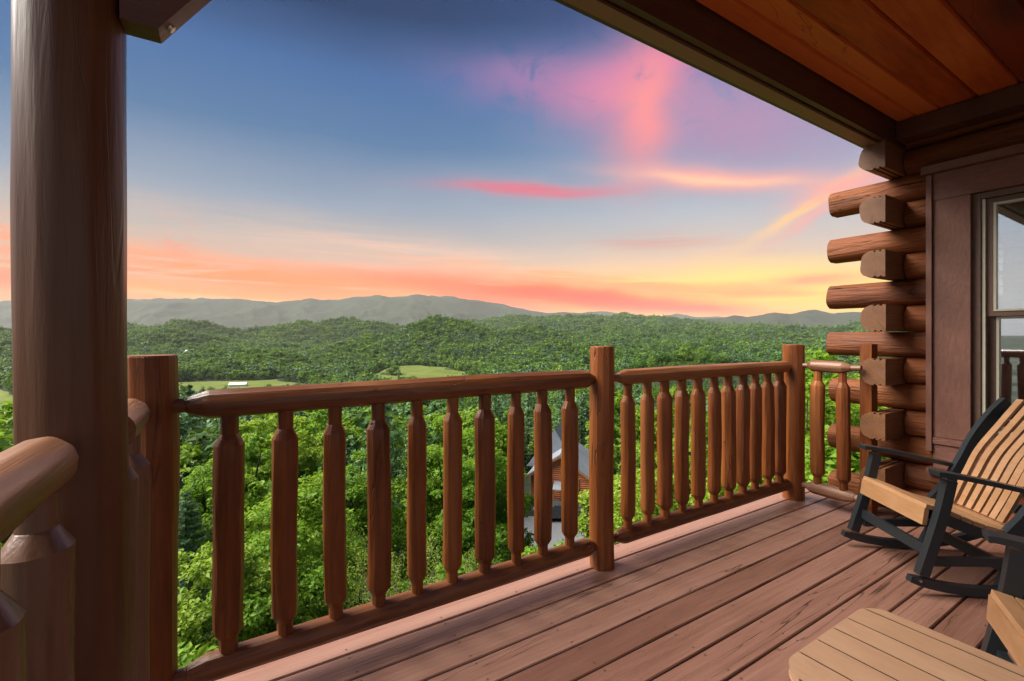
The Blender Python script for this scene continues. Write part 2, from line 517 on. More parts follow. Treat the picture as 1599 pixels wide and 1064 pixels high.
def glass_material(name, refl=0.30):
    m_, t, out = mat_new(name)
    tr = t.new('ShaderNodeBsdfTransparent')
    tr.inputs[0].default_value = (0.86, 0.90, 0.90, 1)
    gl = t.new('ShaderNodeBsdfGlossy')
    gl.inputs['Roughness'].default_value = 0.015
    gl.inputs['Color'].default_value = (0.92, 0.96, 1.0, 1)
    fr = t.new('ShaderNodeFresnel')
    fr.inputs[0].default_value = 1.5
    fac = t.m('ADD', fr.outputs[0], refl, clamp=True)
    mx = t.new('ShaderNodeMixShader')
    t.l.new(fac, mx.inputs[0])
    t.l.new(tr.outputs[0], mx.inputs[1])
    t.l.new(gl.outputs[0], mx.inputs[2])
    t.l.new(mx.outputs[0], out.inputs['Surface'])
    return m_
M['glass'] = glass_material('coated_window_glass', 0.58)

# ------------------------------------------------------------------ the land
def hash2(ix, iy, seed):
    h = (ix.astype(np.int64) * 374761393 + iy.astype(np.int64) * 668265263 + seed * 1442695041) & 0x7fffffff
    h = ((h ^ (h >> 13)) * 1274126177) & 0x7fffffff
    return ((h ^ (h >> 16)) & 0xffff) / 65535.0
def vnoise(x, y, seed):
    ix, iy = np.floor(x), np.floor(y)
    fx_, fy_ = x - ix, y - iy
    fx_ = fx_ * fx_ * fx_ * (fx_ * (fx_ * 6 - 15) + 10)
    fy_ = fy_ * fy_ * fy_ * (fy_ * (fy_ * 6 - 15) + 10)
    a, b = hash2(ix, iy, seed), hash2(ix + 1, iy, seed)
    c_, d = hash2(ix, iy + 1, seed), hash2(ix + 1, iy + 1, seed)
    return (a + (b - a) * fx_) + ((c_ + (d - c_) * fx_) - (a + (b - a) * fx_)) * fy_
def fbm(x, y, seed, octv=4, ridged=False):
    s_, a, tot = 0.0, 1.0, 0.0
    for o_ in range(octv):
        n = vnoise(x * 2 ** o_ + 17.3 * o_, y * 2 ** o_ - 9.1 * o_, seed + o_)
        if ridged: n = 1 - np.abs(2 * n - 1)
        s_ = s_ + a * n
        tot += a
        a *= 0.5
    return s_ / tot
PR = ([0, 5, 9, 14, 25, 38, 46, 63, 72, 100, 150, 250, 400, 700, 1100, 40000],
      [-4.2, -4.8, -6.3, -8.6, -13.2, -17.4, -18.6, -19.3, -21.0, -31, -45, -64, -84, -105, -115, -115])
# hills: bearing column, depth, column height of the crest in the photograph, half width (columns), half depth (m)
HILLS = [(1075, 640, 556, 120, 150), (1210, 560, 566, 110, 130), (690, 2150, 513, 92, 420), (800, 2500, 521, 130, 420),
         (575, 1950, 537, 60, 300), (425, 1560, 552, 66, 230), (330, 1750, 556, 70, 260), (250, 2700, 528, 110, 420), (60, 2500, 524, 140, 420),
         (285, 3900, 512, 70, 420), (450, 4000, 510, 60, 380), (560, 4100, 510, 70, 420), (140, 4300, 506, 90, 500),
         (900, 5200, 502, 120, 800), (1010, 3300, 520, 110, 500), (1150, 4600, 514, 130, 700), (1270, 3600, 519, 110, 600), (1420, 4000, 516, 140, 700),
         (930, 1500, 548, 100, 300), (1120, 1900, 541, 130, 320), (1330, 1700, 540, 140, 380), (770, 5600, 507, 120, 700), (1010, 6000, 504, 140, 800)]
RIDGE_L = [(-300, 474), (-120, 470), (0, 472), (90, 466), (210, 465), (262, 466), (300, 469), (345, 468), (400, 471), (470, 472), (486, 467), (520, 472), (560, 466), (600, 462), (640, 460),
           (680, 463), (720, 467), (760, 472), (800, 480), (850, 487), (910, 490), (1000, 499), (1100, 506), (1400, 512)]
RIDGE_F = [(-400, 500), (700, 494), (850, 489), (905, 490), (945, 487), (975, 489), (1005, 494), (1055, 491), (1090, 495), (1160, 498), (1300, 500), (1700, 502)]
RIDGE_R = [(900, 520), (1000, 512), (1060, 505), (1100, 500), (1128, 497), (1146, 493), (1165, 496), (1200, 491), (1212, 489), (1235, 491), (1262, 486), (1300, 488), (1345, 487), (1420, 482), (1550, 488), (1800, 490)]
def ridge_height(table, th, Z):
    b = [math.atan2(p - PCX, PXF) for p, _ in table]
    yy = np.interp(th, b, [q for _, q in table])
    return (PHY - yy) / PXF * Z
FIELDS = [(360, 990, 115, 205), (645, 1240, 96, 260), (-60, 760, 105, 160), (-60, 600, 90, 60)]   # column, depth, half width (columns), half depth
def field_mask(x, y):
    X = SA * x - CA * y
    Z = np.maximum(CA * x + SA * y, 1e-3)
    px = PCX + PXF * X / Z
    px = px + 75 * (fbm(x / 130.0, y / 130.0, 77, 4) - 0.5)
    Z = Z + np.clip(Z * 0.14, 0, 190) * (fbm(x / 170.0, y / 170.0, 78, 4) - 0.5)
    mk = np.zeros_like(Z)
    for c_, z0, hw, hd in FIELDS:
        r2 = ((px - c_) / hw) ** 2 + ((Z - z0) / hd) ** 2
        mk = np.maximum(mk, np.clip(2.2 * (1.12 - r2), 0, 1) * (CA * x + SA * y > 50))
    # tongue of wood running into the middle meadow
    mk = mk * (1 - np.clip(1.8 - 1.6 * np.hypot((px - 600) / 26, (Z - 1290) / 55), 0, 1))
    return mk
def ground(x, y):
    x = np.asarray(x, float)
    y = np.asarray(y, float)
    X = SA * x - CA * y
    Zs = CA * x + SA * y
    r = np.hypot(x, y)
    th = np.arctan2(X, Zs)
    front = np.clip((Zs + 0.25 * r) / (r + 1e-6) * 2.2, 0, 1)
    Z = np.maximum(Zs, 1.0)
    px = PCX + PXF * np.tan(np.clip(th, -1.35, 1.35))
    px = np.where(np.abs(th) > 1.35, np.sign(th) * 4000, px)
    z = np.interp(r, PR[0], PR[1])
    amp = np.interp(r, [0, 60, 120, 400, 1500, 3500, 8000, 30000], [0.0, 0.2, 2.5, 10, 26, 46, 70, 90])
    z = z + amp * 2.0 * (fbm(x / 420.0, y / 420.0, 5, 4) - 0.5)
    hill = np.zeros_like(z)
    base = np.interp(r, PR[0], PR[1])
    for hp, hz, hy, hw, hd in HILLS:
        top = EYE + (PHY - hy) / PXF * hz - 11
        a = top - np.interp(hz, PR[0], PR[1])
        if 1000 < hz < 3000: hw, hd = hw * 0.78, hd * 0.62
        g = np.exp(-0.5 * ((px - hp) / hw) ** 2 - 0.5 * ((Z - hz) / hd) ** 2) * (Zs > 0)
        hill = (np.maximum(hill, 0) ** 3 + np.maximum(a * g, 0) ** 3) ** (1 / 3.0)
    z = z + hill
    # draws and spurs on the hills
    z = z + np.interp(r, [300, 900, 1500, 2500, 4000, 9000], [0, 34, 75, 125, 140, 120]) * (fbm(x / 850.0, y / 850.0, 21, 4, True) - 0.64)
    # mountain ranges
    spur = fbm(x / 2200.0 + 0.35 * fbm(x / 900.0, y / 900.0, 61, 3), y / 2200.0, 33, 5, True)
    for tab, zc, sd in ((RIDGE_L, 14500.0, 2600.0), (RIDGE_F, 19500.0, 2200.0), (RIDGE_R, 9800.0, 1500.0)):
        rr = r * np.cos(np.clip(th, -1.0, 1.0))
        hgt = ridge_height(tab, th, zc) + 115
        g = np.exp(-np.abs((rr - zc) / sd) ** 1.7)
        ridge = hgt * g * (0.80 + 0.20 * g + (1 - g) * 2.4 * (spur - 0.58)) + (hgt * 0.20 + 40) * g * (fbm(x / 1300.0, y / 1300.0, 51, 5, True) - 0.66)
        z = np.maximum(z, -115 + ridge)
    # meadows lie smooth
    mk = field_mask(x, y)
    plane = np.where(px > 500, np.interp(Z, [900, 1230, 1700], [-112, -113, -66]), -113.0)
    z = z * (1 - mk) + plane * mk
    # level ground for the neighbour's drive
    dx_, dz_ = X - 4.6, Zs - 53.0
    pad = np.clip(1.5 - np.hypot(dx_ / 15.0, dz_ / 20.0), 0, 1)
    z = z * (1 - pad) + (-18.7 - 0.02 * (Zs - 40)) * pad
    return z * front + (-4.2) * (1 - front)

def land_mesh():
    ths = np.concatenate([np.linspace(-math.pi, -1.02, 46)[:-1], np.linspace(-1.02, 1.02, 420), np.linspace(1.02, math.pi, 46)[1:-1]])
    rs = np.concatenate([[0.5, 3.0], np.geomspace(5.0, 7000.0, 280), np.linspace(7080.0, 21500.0, 190)])
    th, rr = np.meshgrid(ths, rs, indexing='ij')
    a = th + (math.pi / 2 - YAW)
    x, y = rr * np.sin(a), rr * np.cos(a)
    z = ground(x, y)
    nt, nr = th.shape
    me = bpy.data.meshes.new('hillside')
    me.vertices.add(nt * nr)
    me.vertices.foreach_set('co', np.stack([x, y, z], -1).reshape(-1).astype(np.float32))
    i, j = np.meshgrid(np.arange(nt), np.arange(nr - 1), indexing='ij')
    i2 = (i + 1) % nt
    q = np.stack([i * nr + j, i2 * nr + j, i2 * nr + j + 1, i * nr + j + 1], -1).reshape(-1, 4)[:, ::-1]
    me.loops.add(q.size)
    me.loops.foreach_set('vertex_index', q.reshape(-1).astype(np.int32))
    me.polygons.add(len(q))
    me.polygons.foreach_set('loop_start', (np.arange(len(q)) * 4).astype(np.int32))
    me.update(calc_edges=True)
    me.validate()
    return me
m_, t, out = mat_new('forest_floor')
geo = t.new('ShaderNodeNewGeometry')
gp = geo.outputs['Position']
n1 = t.noise(gp, 0.004, 5.0, 0.6)
n2 = t.noise(gp, 0.05, 4.0, 0.65)
n3 = t.noise(gp, 1.2, 4.0, 0.6)
vo = t.new('ShaderNodeTexVoronoi')
t.l.new(gp, vo.inputs['Vector'])
vo.inputs['Scale'].default_value = 0.075
f = t.m('ADD', t.m('MULTIPLY', n1, 0.5), t.m('ADD', t.m('MULTIPLY', n2, 0.35), t.m('MULTIPLY', n3, 0.15)))
col = t.ramp(f, [(0.30, C(.015, .023, .016)), (0.5, C(.027, .037, .023)), (0.68, C(.045, .056, .032))])
hgt = t.m('ADD', t.m('MULTIPLY', t.m('SUBTRACT', 1.0, vo.outputs['Distance']), 7.0), t.m('MULTIPLY', n2, 4.0))
principled(t, out, col, 0.9, hgt, 0.9, 1.0, 0.15)
M['land'] = m_
hillside = link('hillside', finish(land_mesh(), M['land'], 180))
tag(hillside, None, None, None, 'structure')

# meadows in the valley
m_, t, out = mat_new('meadow_grass')
geo = t.new('ShaderNodeNewGeometry')
gp = geo.outputs['Position']
n1 = t.noise(gp, 0.018, 4.0, 0.6, 0.5)
n2 = t.noise(gp, 0.25, 4.0, 0.6)
f = t.m('ADD', t.m('MULTIPLY', n1, 0.7), t.m('MULTIPLY', n2, 0.3))
principled(t, out, t.ramp(f, [(0.34, C(.075, .115, .020)), (0.5, C(.115, .150, .030)), (0.66, C(.165, .170, .050))]), 0.9, n2, 0.3, 0.3, 0.1)
M['meadow'] = m_
def patch_mesh(name, px0, px1, z0, z1, nx, nz, lift, mask_fn, mat):
    p, Z = np.meshgrid(np.linspace(px0, px1, nx), np.linspace(z0, z1, nz), indexing='ij')
    X = (p - PCX) / PXF * Z
    x, y = SA * X + CA * Z, -CA * X + SA * Z
    mk = mask_fn(x, y)
    z = ground(x, y) + lift
    idx = np.arange(nx * nz).reshape(nx, nz)
    fs = []
    for i in range(nx - 1):
        for j in range(nz - 1):
            if mk[i:i + 2, j:j + 2].min() > 0.25:
                fs.append((idx[i, j], idx[i + 1, j], idx[i + 1, j + 1], idx[i, j + 1]))
    used = sorted({v for f_ in fs for v in f_})
    re_ = {v: k for k, v in enumerate(used)}
    co = np.stack([x, y, z], -1).reshape(-1, 3)[used]
    me = bpy.data.meshes.new(name)
    me.from_pydata(co.tolist(), [], [[re_[v] for v in f_] for f_ in fs])
    return finish(me, mat, 180)
for nm, a in (('meadow', (230, 490, 760, 1220)), ('meadow', (520, 760, 960, 1700)), ('meadow', (-190, 60, 520, 940))):
    tag(link(nm, patch_mesh(nm, a[0], a[1], a[2], a[3], 110, 90, 0.9, field_mask, M['meadow'])), kind='structure')

# asphalt drive by the neighbour's house
M['asphalt'] = flat('asphalt', C(.15, .155, .17), 0.75, 3.0, 0.12, 0.3, 0.2, 0.01)
def drive_mask(x, y):
    X = SA * x - CA * y
    Z = CA * x + SA * y
    a = (np.abs(X - 5.2) < 5.2) & (Z > 34) & (Z < 51.6)
    b = (np.abs(Z - 36.5 - 0.25 * X) < 3.2) & (X < 8) & (X > -9)
    return np.where(a | b, 1.0, 0.0)
tag(link('driveway', patch_mesh('driveway', 500, 1050, 30, 53, 90, 60, 0.05, drive_mask, M['asphalt'])), kind='structure')

# ------------------------------------------------------------------ trees
def leaf_material(name, stops, trans=0.35, rough=0.5):
    m_, t, out = mat_new(name)
    oi = t.new('ShaderNodeObjectInfo')
    geo = t.new('ShaderNodeNewGeometry')
    n = t.noise(geo.outputs['Position'], 0.45, 3.0, 0.6)
    nb_ = t.noise(geo.outputs['Position'], 0.006, 3.0, 0.6)
    f = t.m('ADD', t.m('MULTIPLY', oi.outputs['Random'], 0.42), t.m('ADD', t.m('MULTIPLY', n, 0.18), t.m('MULTIPLY', nb_, 0.40)))
    rpi = geo.outputs['Random Per Island']
    f = t.m('ADD', f, t.m('MULTIPLY', t.m('SUBTRACT', rpi, 0.5), 0.34))
    col = t.ramp(f, stops)
    d = t.new('ShaderNodeBsdfPrincipled')
    t.l.new(col, d.inputs['Base Color'])
    d.inputs['Roughness'].default_value = rough
    d.inputs['Specular IOR Level'].default_value = 0.25
    tr = t.new('ShaderNodeBsdfTranslucent')
    t.l.new(t.mix(0.5, col, C(.30, .44, .04)), tr.inputs[0])
    mx = t.new('ShaderNodeMixShader')
    mx.inputs[0].default_value = trans
    t.l.new(d.outputs[0], mx.inputs[1])
    t.l.new(tr.outputs[0], mx.inputs[2])
    t.l.new(mx.outputs[0], out.inputs['Surface'])
    return m_
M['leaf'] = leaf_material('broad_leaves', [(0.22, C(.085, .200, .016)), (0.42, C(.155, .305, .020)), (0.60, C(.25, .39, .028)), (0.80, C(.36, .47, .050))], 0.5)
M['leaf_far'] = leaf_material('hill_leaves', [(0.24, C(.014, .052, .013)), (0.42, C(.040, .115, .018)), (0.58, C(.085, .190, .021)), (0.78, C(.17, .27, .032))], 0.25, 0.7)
M['needle'] = leaf_material('pine_needles', [(0.25, C(.060, .140, .052)), (0.5, C(.105, .205, .088)), (0.75, C(.16, .27, .125))], 0.15)
M['yleaf'] = leaf_material('young_leaves', [(0.25, C(.12, .25, .016)), (0.5, C(.20, .33, .024)), (0.75, C(.30, .40, .045))], 0.4)
M['bark'] = flat('bark', C(.085, .068, .052), 0.9, 9.0, 0.45, 0.2, 0.8, 0.02)
M['twig'] = flat('bare_twigs', C(.19, .155, .12), 0.9, 9.0, 0.3, 0.2, 0.5, 0.01)

def np_mesh(name, verts, faces4, mats, mat_idx=None, smooth=False):
    verts = np.asarray(verts, np.float32)
    faces4 = np.asarray(faces4, np.int32)
    me = bpy.data.meshes.new(name)
    me.vertices.add(len(verts))
    me.vertices.foreach_set('co', verts.reshape(-1))
    k = faces4.shape[1]
    me.loops.add(faces4.size)
    me.loops.foreach_set('vertex_index', faces4.reshape(-1))
    me.polygons.add(len(faces4))
    me.polygons.foreach_set('loop_start', (np.arange(len(faces4)) * k).astype(np.int32))
    for m__ in mats: me.materials.append(m__)
    if mat_idx is not None:
        me.polygons.foreach_set('material_index', np.asarray(mat_idx, np.int32))
    me.update(calc_edges=True)
    return me
def leaves(rg, cen, out_dir, size, up=0.7, fold=0.22, aspect=0.62, droop=0.0):
    """folded leaf blades, one quad pair each (4 verts)"""
    n = len(cen)
    nrm = out_dir * (1 - up) + np.array([0, 0, up]) + rg.normal(0, 0.38, (n, 3))
    nrm /= np.linalg.norm(nrm, axis=1)[:, None] + 1e-9
    d = rg.normal(0, 1, (n, 3)) + out_dir * 0.8 - np.array([0, 0, droop])
    d -= nrm * (d * nrm).sum(1)[:, None]
    d /= np.linalg.norm(d, axis=1)[:, None] + 1e-9
    b = np.cross(nrm, d)
    s_ = (size * rg.uniform(0.65, 1.3, n))[:, None]
    p0 = cen - d * s_ * 0.5
    p2 = cen + d * s_ * 0.5
    mid = cen + d * s_ * -0.05
    p1 = mid + b * s_ * aspect * 0.5 + nrm * s_ * fold
    p3 = mid - b * s_ * aspect * 0.5 + nrm * s_ * fold
    v = np.stack([p0, p1, p2, p3], 1).reshape(-1, 3)
    i = np.arange(n) * 4
    f_ = np.concatenate([np.stack([i, i + 1, i + 2], -1), np.stack([i, i + 2, i + 3], -1)], 1).reshape(-1, 3)
    return v, f_
def crown_cloud(rg, n, cz, rad, nlobe, lobe_r, fill=0.35, skew=0.0):
    """points spread in lobes on and inside an ellipsoid, with gaps between the lobes"""
    rad = np.array(rad, float)
    d = rg.normal(0, 1, (nlobe, 3))
    d[:, 2] = d[:, 2] * 0.8 + 0.12
    d /= np.linalg.norm(d, axis=1)[:, None]
    q = np.where(rg.random(nlobe) < fill, rg.uniform(0.25, 0.7, nlobe), rg.uniform(0.72, 1.02, nlobe))
    lc = d * q[:, None] * rad
    taper = 1 - skew * np.clip(lc[:, 2] / rad[2], 0, 1)
    lc[:, :2] *= taper[:, None]
    lr = lobe_r * rg.uniform(0.6, 1.35, nlobe)
    pick = rg.choice(nlobe, n, p=lr ** 2 / (lr ** 2).sum())
    g = rg.normal(0, 1, (n, 3))
    g /= np.linalg.norm(g, axis=1)[:, None]
    rr = rg.random(n) ** 0.45
    off = g * (rr * lr[pick])[:, None]
    off[:, 2] *= 0.62
    pts = lc[pick] + off
    od = off / (lr[pick][:, None] + 1e-9) + pts / rad * 0.8
    od /= np.linalg.norm(od, axis=1)[:, None] + 1e-9
    pts[:, 2] += cz
    lc[:, 2] += cz
    return pts, od, lc, lr
def limbs(rg, height, r0, lc, nl, seg=6, lean=0.25):
    vs_, fs = [], []
    def add(path, rad, sg):
        v, f_ = tube_np(path, rad, sg)
        o_ = len(vs_)
        vs_.extend(v)
        fs.extend([[a + o_ for a in q] for q in f_])
    top = height * 0.86
    b = rg.normal(0, lean, (5, 2))
    b[0] = 0
    path = [(b[i][0] * i * 0.35, b[i][1] * i * 0.35, -0.4 + (top + 0.4) * i / 4) for i in range(5)]
    add(path, [r0 * 1.25, r0, r0 * 0.8, r0 * 0.5, r0 * 0.18], seg + 2)
    pa = np.array(path)
    idx = rg.permutation(len(lc))[:nl]
    for i in idx:
        e = lc[i]
        t_ = np.clip(e[2] / top - rg.uniform(0.12, 0.30), 0.18, 0.85)
        s_ = np.array([np.interp(t_, np.linspace(0, 1, 5), pa[:, k]) for k in range(3)])
        mid = (s_ + e) / 2 + np.array([0, 0, -0.06 * np.linalg.norm(e - s_)]) + rg.normal(0, 0.08, 3) * np.linalg.norm(e - s_)
        rr = r0 * 0.42 * (1 - t_ * 0.6)
        add([s_, mid, e], [rr, rr * 0.6, rr * 0.2], seg)
    return np.array(vs_), np.array(fs)
def broadleaf(seed, height, width, nleaf, lsize, nlobe, lobe_r, nl, mat, skew=0.2, crown_from=0.25, leafmat=None, fill=.35, up=.62):
    rg = np.random.default_rng(seed)
    cz = height * (crown_from + 1) / 2
    rz = height * (1 - crown_from) / 2
    pts, od, lc, lr = crown_cloud(rg, nleaf, cz, (width / 2, width / 2, rz), nlobe, lobe_r, fill, skew)
    v, f_ = leaves(rg, pts, od, lsize, up)
    crown = np_mesh('crown', v, f_, [leafmat])
    tv, tf = limbs(rg, height, height * 0.014 + 0.03, lc, nl)
    trunk = np_mesh('trunk', tv, tf, [mat])
    return crown, trunk, height, width
def pine(seed, height, width, nwhorl, per, nneedle, nlen, leafmat, mat):
    rg = np.random.default_rng(seed)
    cen, od, lines = [], [], []
    for i in range(nwhorl):
        q = i / (nwhorl - 1)
        z = height * (0.16 + 0.82 * q)
        R_ = width / 2 * (1 - q) ** 0.8 * rg.uniform(0.85, 1.15) + 0.12
        for k in range(per):
            a = 2 * math.pi * (k + rg.random() * 0.7) / per + i * 1.1
            ln = R_ * rg.uniform(0.7, 1.15)
            e = np.array([math.cos(a) * ln, math.sin(a) * ln, z + ln * (0.28 - 0.35 * (1 - q))])
            s_ = np.array([0, 0, z])
            lines.append((s_, e))
            m__ = max(5, int(nneedle / (nwhorl * per)))
            tt = rg.random(m__) ** 0.6
            p = s_ + (e - s_) * tt[:, None] + rg.normal(0, 0.07 * ln + 0.04, (m__, 3)) * [1, 1, 0.5]
            cen.append(p)
            od.append(np.tile((e - s_) / np.linalg.norm(e - s_), (m__, 1)))
    cen, od = np.concatenate(cen), np.concatenate(od)
    v, f_ = leaves(rg, cen, od, nlen, 0.35, 0.05, 0.20, 0.1)
    crown = np_mesh('crown', v, f_, [leafmat])
    vs_, fs = [], []
    for path, rad, sg in [([(0, 0, -0.4), (0, 0, height * 0.5), (0, 0, height)], [height * 0.014 + .02, height * 0.009, 0.02], 7)] + \
                         [([a, (a + b) / 2, b], [0.03, 0.02, 0.008], 4) for a, b in lines]:
        tv, tf = tube_np(path, rad, sg)
        o_ = len(vs_)
        vs_.extend(tv)
        fs.extend([[q + o_ for q in f__] for f__ in tf])
    trunk = np_mesh('trunk', np.array(vs_), np.array(fs), [mat])
    return crown, trunk, height, width
def twiggy(seed, height, width, leafmat):
    """open, half-bare tree: many fine forking branches and few leaves"""
    rg = np.random.default_rng(seed)
    vs_, fs, tips = [], [], []
    def grow(p, d, ln, r, lev):
        mid = p + d * ln * 0.5 + rg.normal(0, 0.05 * ln, 3)
        e = p + d * ln + rg.normal(0, 0.06 * ln, 3)
        tv, tf = tube_np([p, mid, e], [r, r * 0.8, r * 0.6], 5 if lev < 3 else 3)
        o_ = len(vs_)
        vs_.extend(tv)
        fs.extend([[q + o_ for q in f__] for f__ in tf])
        if lev >= 3: tips.append(e); tips.append(mid)
        if lev == 5: return
        for k in range(2 if lev < 1 else 3):
            nd = d + rg.normal(0, 0.42, 3) + np.array([0, 0, 0.08])
            nd /= np.linalg.norm(nd)
            grow(e if k < 2 else mid, nd, ln * rg.uniform(0.62, 0.8), r * 0.6, lev + 1)
    for k in range(3):
        d = np.array([rg.normal(0, 0.3), rg.normal(0, 0.3), 1.0])
        grow(np.array([rg.normal(0, .15), rg.normal(0, .15), -0.3]), d / np.linalg.norm(d), height * 0.30, 0.07, 0)
    tips = np.array(tips)
    sel = np.repeat(tips, 4, 0)
    cen = sel + rg.normal(0, 0.14, (len(sel), 3))
    v, f_ = leaves(rg, cen, rg.normal(0, 0.5, (len(cen), 3)), 0.085, 0.5)
    return np_mesh('crown', v, f_, [leafmat]), np_mesh('trunk', np.array(vs_), np.array(fs), [M['twig']]), height, width

# close-up kinds (leaf by leaf), then kinds for the slope, then light ones for the far hills
NEAR = [broadleaf(1, 11.0, 7.0, 15000, 0.25, 90, 0.85, 40, M['bark'], 0.2, 0.14, M['leaf']),
        broadleaf(2, 12.5, 6.4, 15000, 0.25, 80, 0.80, 40, M['bark'], 0.4, 0.16, M['leaf']),
        broadleaf(3, 9.0, 6.2, 13000, 0.24, 70, 0.75, 36, M['bark'], 0.1, 0.10, M['yleaf'])]
PINE = pine(4, 11.0, 5.2, 22, 7, 15000, 0.26, M['needle'], M['bark'])
TWIG = twiggy(5, 6.5, 5.0, M['yleaf'])
BUSH = [broadleaf(6, 3.0, 3.6, 6000, 0.16, 40, 0.42, 20, M['bark'], 0.0, 0.02, M['leaf'], up=.5),
        broadleaf(7, 2.4, 3.2, 5000, 0.15, 34, 0.40, 18, M['bark'], 0.0, 0.02, M['yleaf'], up=.5)]
MID = [broadleaf(11, 14.0, 8.4, 3600, 0.58, 60, 1.15, 16, M['bark'], 0.25, 0.12, M['leaf']),
       broadleaf(12, 16.0, 8.0, 3600, 0.58, 56, 1.15, 16, M['bark'], 0.4, 0.14, M['leaf']),
       broadleaf(13, 12.5, 9.2, 3600, 0.58, 60, 1.2, 16, M['bark'], 0.1, 0.10, M['leaf']),
       broadleaf(14, 15.0, 7.0, 3200, 0.58, 50, 1.1, 16, M['bark'], 0.5, 0.14, M['yleaf'])]
MIDP = pine(15, 17.0, 6.4, 20, 6, 3600, 0.62, M['needle'], M['bark'])

def far_tree(seed, height, width, n, ls, nlobe, lobe_r, skew, conifer=False):
    rg = np.random.default_rng(seed)
    pts, od, lc, lr = crown_cloud(rg, n, height * 0.56, (width / 2, width / 2, height * 0.45), nlobe, lobe_r, 0.2, skew)
    v, f_ = leaves(rg, pts, od, ls, 0.5, 0.18, 0.85)
    tv, tf = tube_np([(0, 0, -1), (0, 0, height * 0.6)], [0.28, 0.12], 4)
    tri = []
    for q in tf:
        tri += [(q[0], q[1], q[2]), (q[0], q[2], q[3])]
    nv = len(v)
    vv = np.concatenate([v, np.array(tv)])
    ff = np.concatenate([f_, np.array(tri) + nv])
    mi = np.concatenate([np.zeros(len(f_)), np.ones(len(tri))])
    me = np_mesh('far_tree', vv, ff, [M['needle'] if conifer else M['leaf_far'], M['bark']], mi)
    return bpy.data.objects.new('far_tree', me)
far_coll = bpy.data.collections.new('far_tree_sources')
for i, a in enumerate([(31, 14, 9.6, 420, 1.15, 26, 1.9, 0.2), (32, 16, 9.0, 420, 1.15, 24, 1.8, 0.4), (33, 13, 10.5, 420, 1.15, 26, 2.0, 0.1), (34, 17, 6.5, 380, 1.1, 22, 1.4, 0.8, True),
                       (35, 14, 10.5, 110, 2.3, 14, 2.3, 0.2), (36, 16, 9.6, 110, 2.3, 14, 2.2, 0.4), (37, 13, 11.0, 110, 2.3, 14, 2.3, 0.1), (38, 17, 7.0, 100, 2.0, 12, 1.6, 0.8, True)]):
    o = far_tree(*a)
    o.name = 'far_tree_%02d' % i
    far_coll.objects.link(o)

# --- every tree of the slope and the valley: position, kind, size
rg = np.random.default_rng(99)
rows = []
r = 26.0
AZ = R(57)
while r < 6800:
    s_ = np.interp(r, [26, 60, 150, 500, 1000, 2000, 3500, 6800], [4.6, 5.4, 6.6, 8.5, 12.5, 16.5, 22, 36])
    n = int(2 * AZ * r / s_)
    th = -AZ + 2 * AZ * (np.arange(n) + rg.random(n)) / n
    rr = r + s_ * rg.uniform(-0.45, 0.45, n)
    a = th + (math.pi / 2 - YAW)
    rows.append(np.stack([rr * np.sin(a), rr * np.cos(a), np.full(n, max(1.0, s_ / 8.6))], -1))
    r += s_ * 0.9
TR = np.concatenate(rows)
gz = ground(TR[:, 0], TR[:, 1])
X_ = SA * TR[:, 0] - CA * TR[:, 1]
Z_ = CA * TR[:, 0] + SA * TR[:, 1]
PXc = PCX + PXF * X_ / Z_
keep = field_mask(TR[:, 0], TR[:, 1]) < 0.15
keep &= ~((np.abs(X_ - 4.2) < 8.0) & (Z_ > 30) & (Z_ < 74))                 # neighbour's house and drive
keep &= ~((PXc > 815 - PXF * 3.2 / Z_) & (PXc < 930 + PXF * 2.4 / Z_) & (Z_ < 54))
HOUSES = [(397, 232, 9, 7), (372, 240, 8, 6), (472, 250, 8, 6), (606, 92, 9, 7.5), (318, 47, 8, 6.5), (372, 1030, 17, 8), (292, 2040, 16, 12), (8, 640, 22, 9)]
for hp, hz, hw_, hh_ in HOUSES:
    hx = (hp - PCX) / PXF * hz
    keep &= ~((np.abs(X_ - hx) < hw_ * 0.75) & (np.abs(Z_ - hz) < hw_ * 0.8))
    # a little open yard on the near side
    keep &= ~((np.abs(X_ - hx) < hw_ * 0.6) & (Z_ < hz) & (Z_ > hz - max(10, min(0.14 * hz, 60))) & (hz < 1200))
TR, gz, X_, Z_, PXc = TR[keep], gz[keep], X_[keep], Z_[keep], PXc[keep]
# leave out what lies well behind a crest
elev = (gz + 18 - EYE) / np.hypot(TR[:, 0], TR[:, 1])
gelev = (gz + 4 - EYE) / np.hypot(TR[:, 0], TR[:, 1])
rad_ = np.hypot(TR[:, 0], TR[:, 1])
bins = ((PXc - PXc.min()) / 6).astype(int)
order = np.argsort(rad_)
best = np.full(bins.max() + 1, -9.0)
vis = np.ones(len(TR), bool)
for i in order:
    b_ = bins[i]
    if elev[i] < best[b_] - 0.004 and rad_[i] > 500:
        vis[i] = False
    if gelev[i] > best[b_]: best[b_] = gelev[i]
TR, gz, X_, Z_, PXc = TR[vis], gz[vis], X_[vis], Z_[vis], PXc[vis]
NT_ = len(TR)
species = fbm(TR[:, 0] / 60.0, TR[:, 1] / 60.0, 8, 3) + rg.normal(0, 0.12, NT_)
kind = np.where(species > 0.66, 3, rg.integers(0, 3, NT_))
tscale = TR[:, 2] * np.clip(rg.lognormal(-0.03, 0.27, NT_), 0.45, 1.6)
tscale *= np.interp(np.hypot(TR[:, 0], TR[:, 1]), [26, 60, 120], [0.55, 0.75, 1.0])
hmax = EYE - (598 - PHY) / PXF * Z_ - gz
tscale = np.where((Z_ < 620) & (PXc < 1215), np.minimum(tscale, np.maximum(hmax / 17.0, 0.35)), tscale)
KH, KW = np.array([14, 16, 13, 17.0]), np.array([8.6, 8.2, 9.4, 6.4])
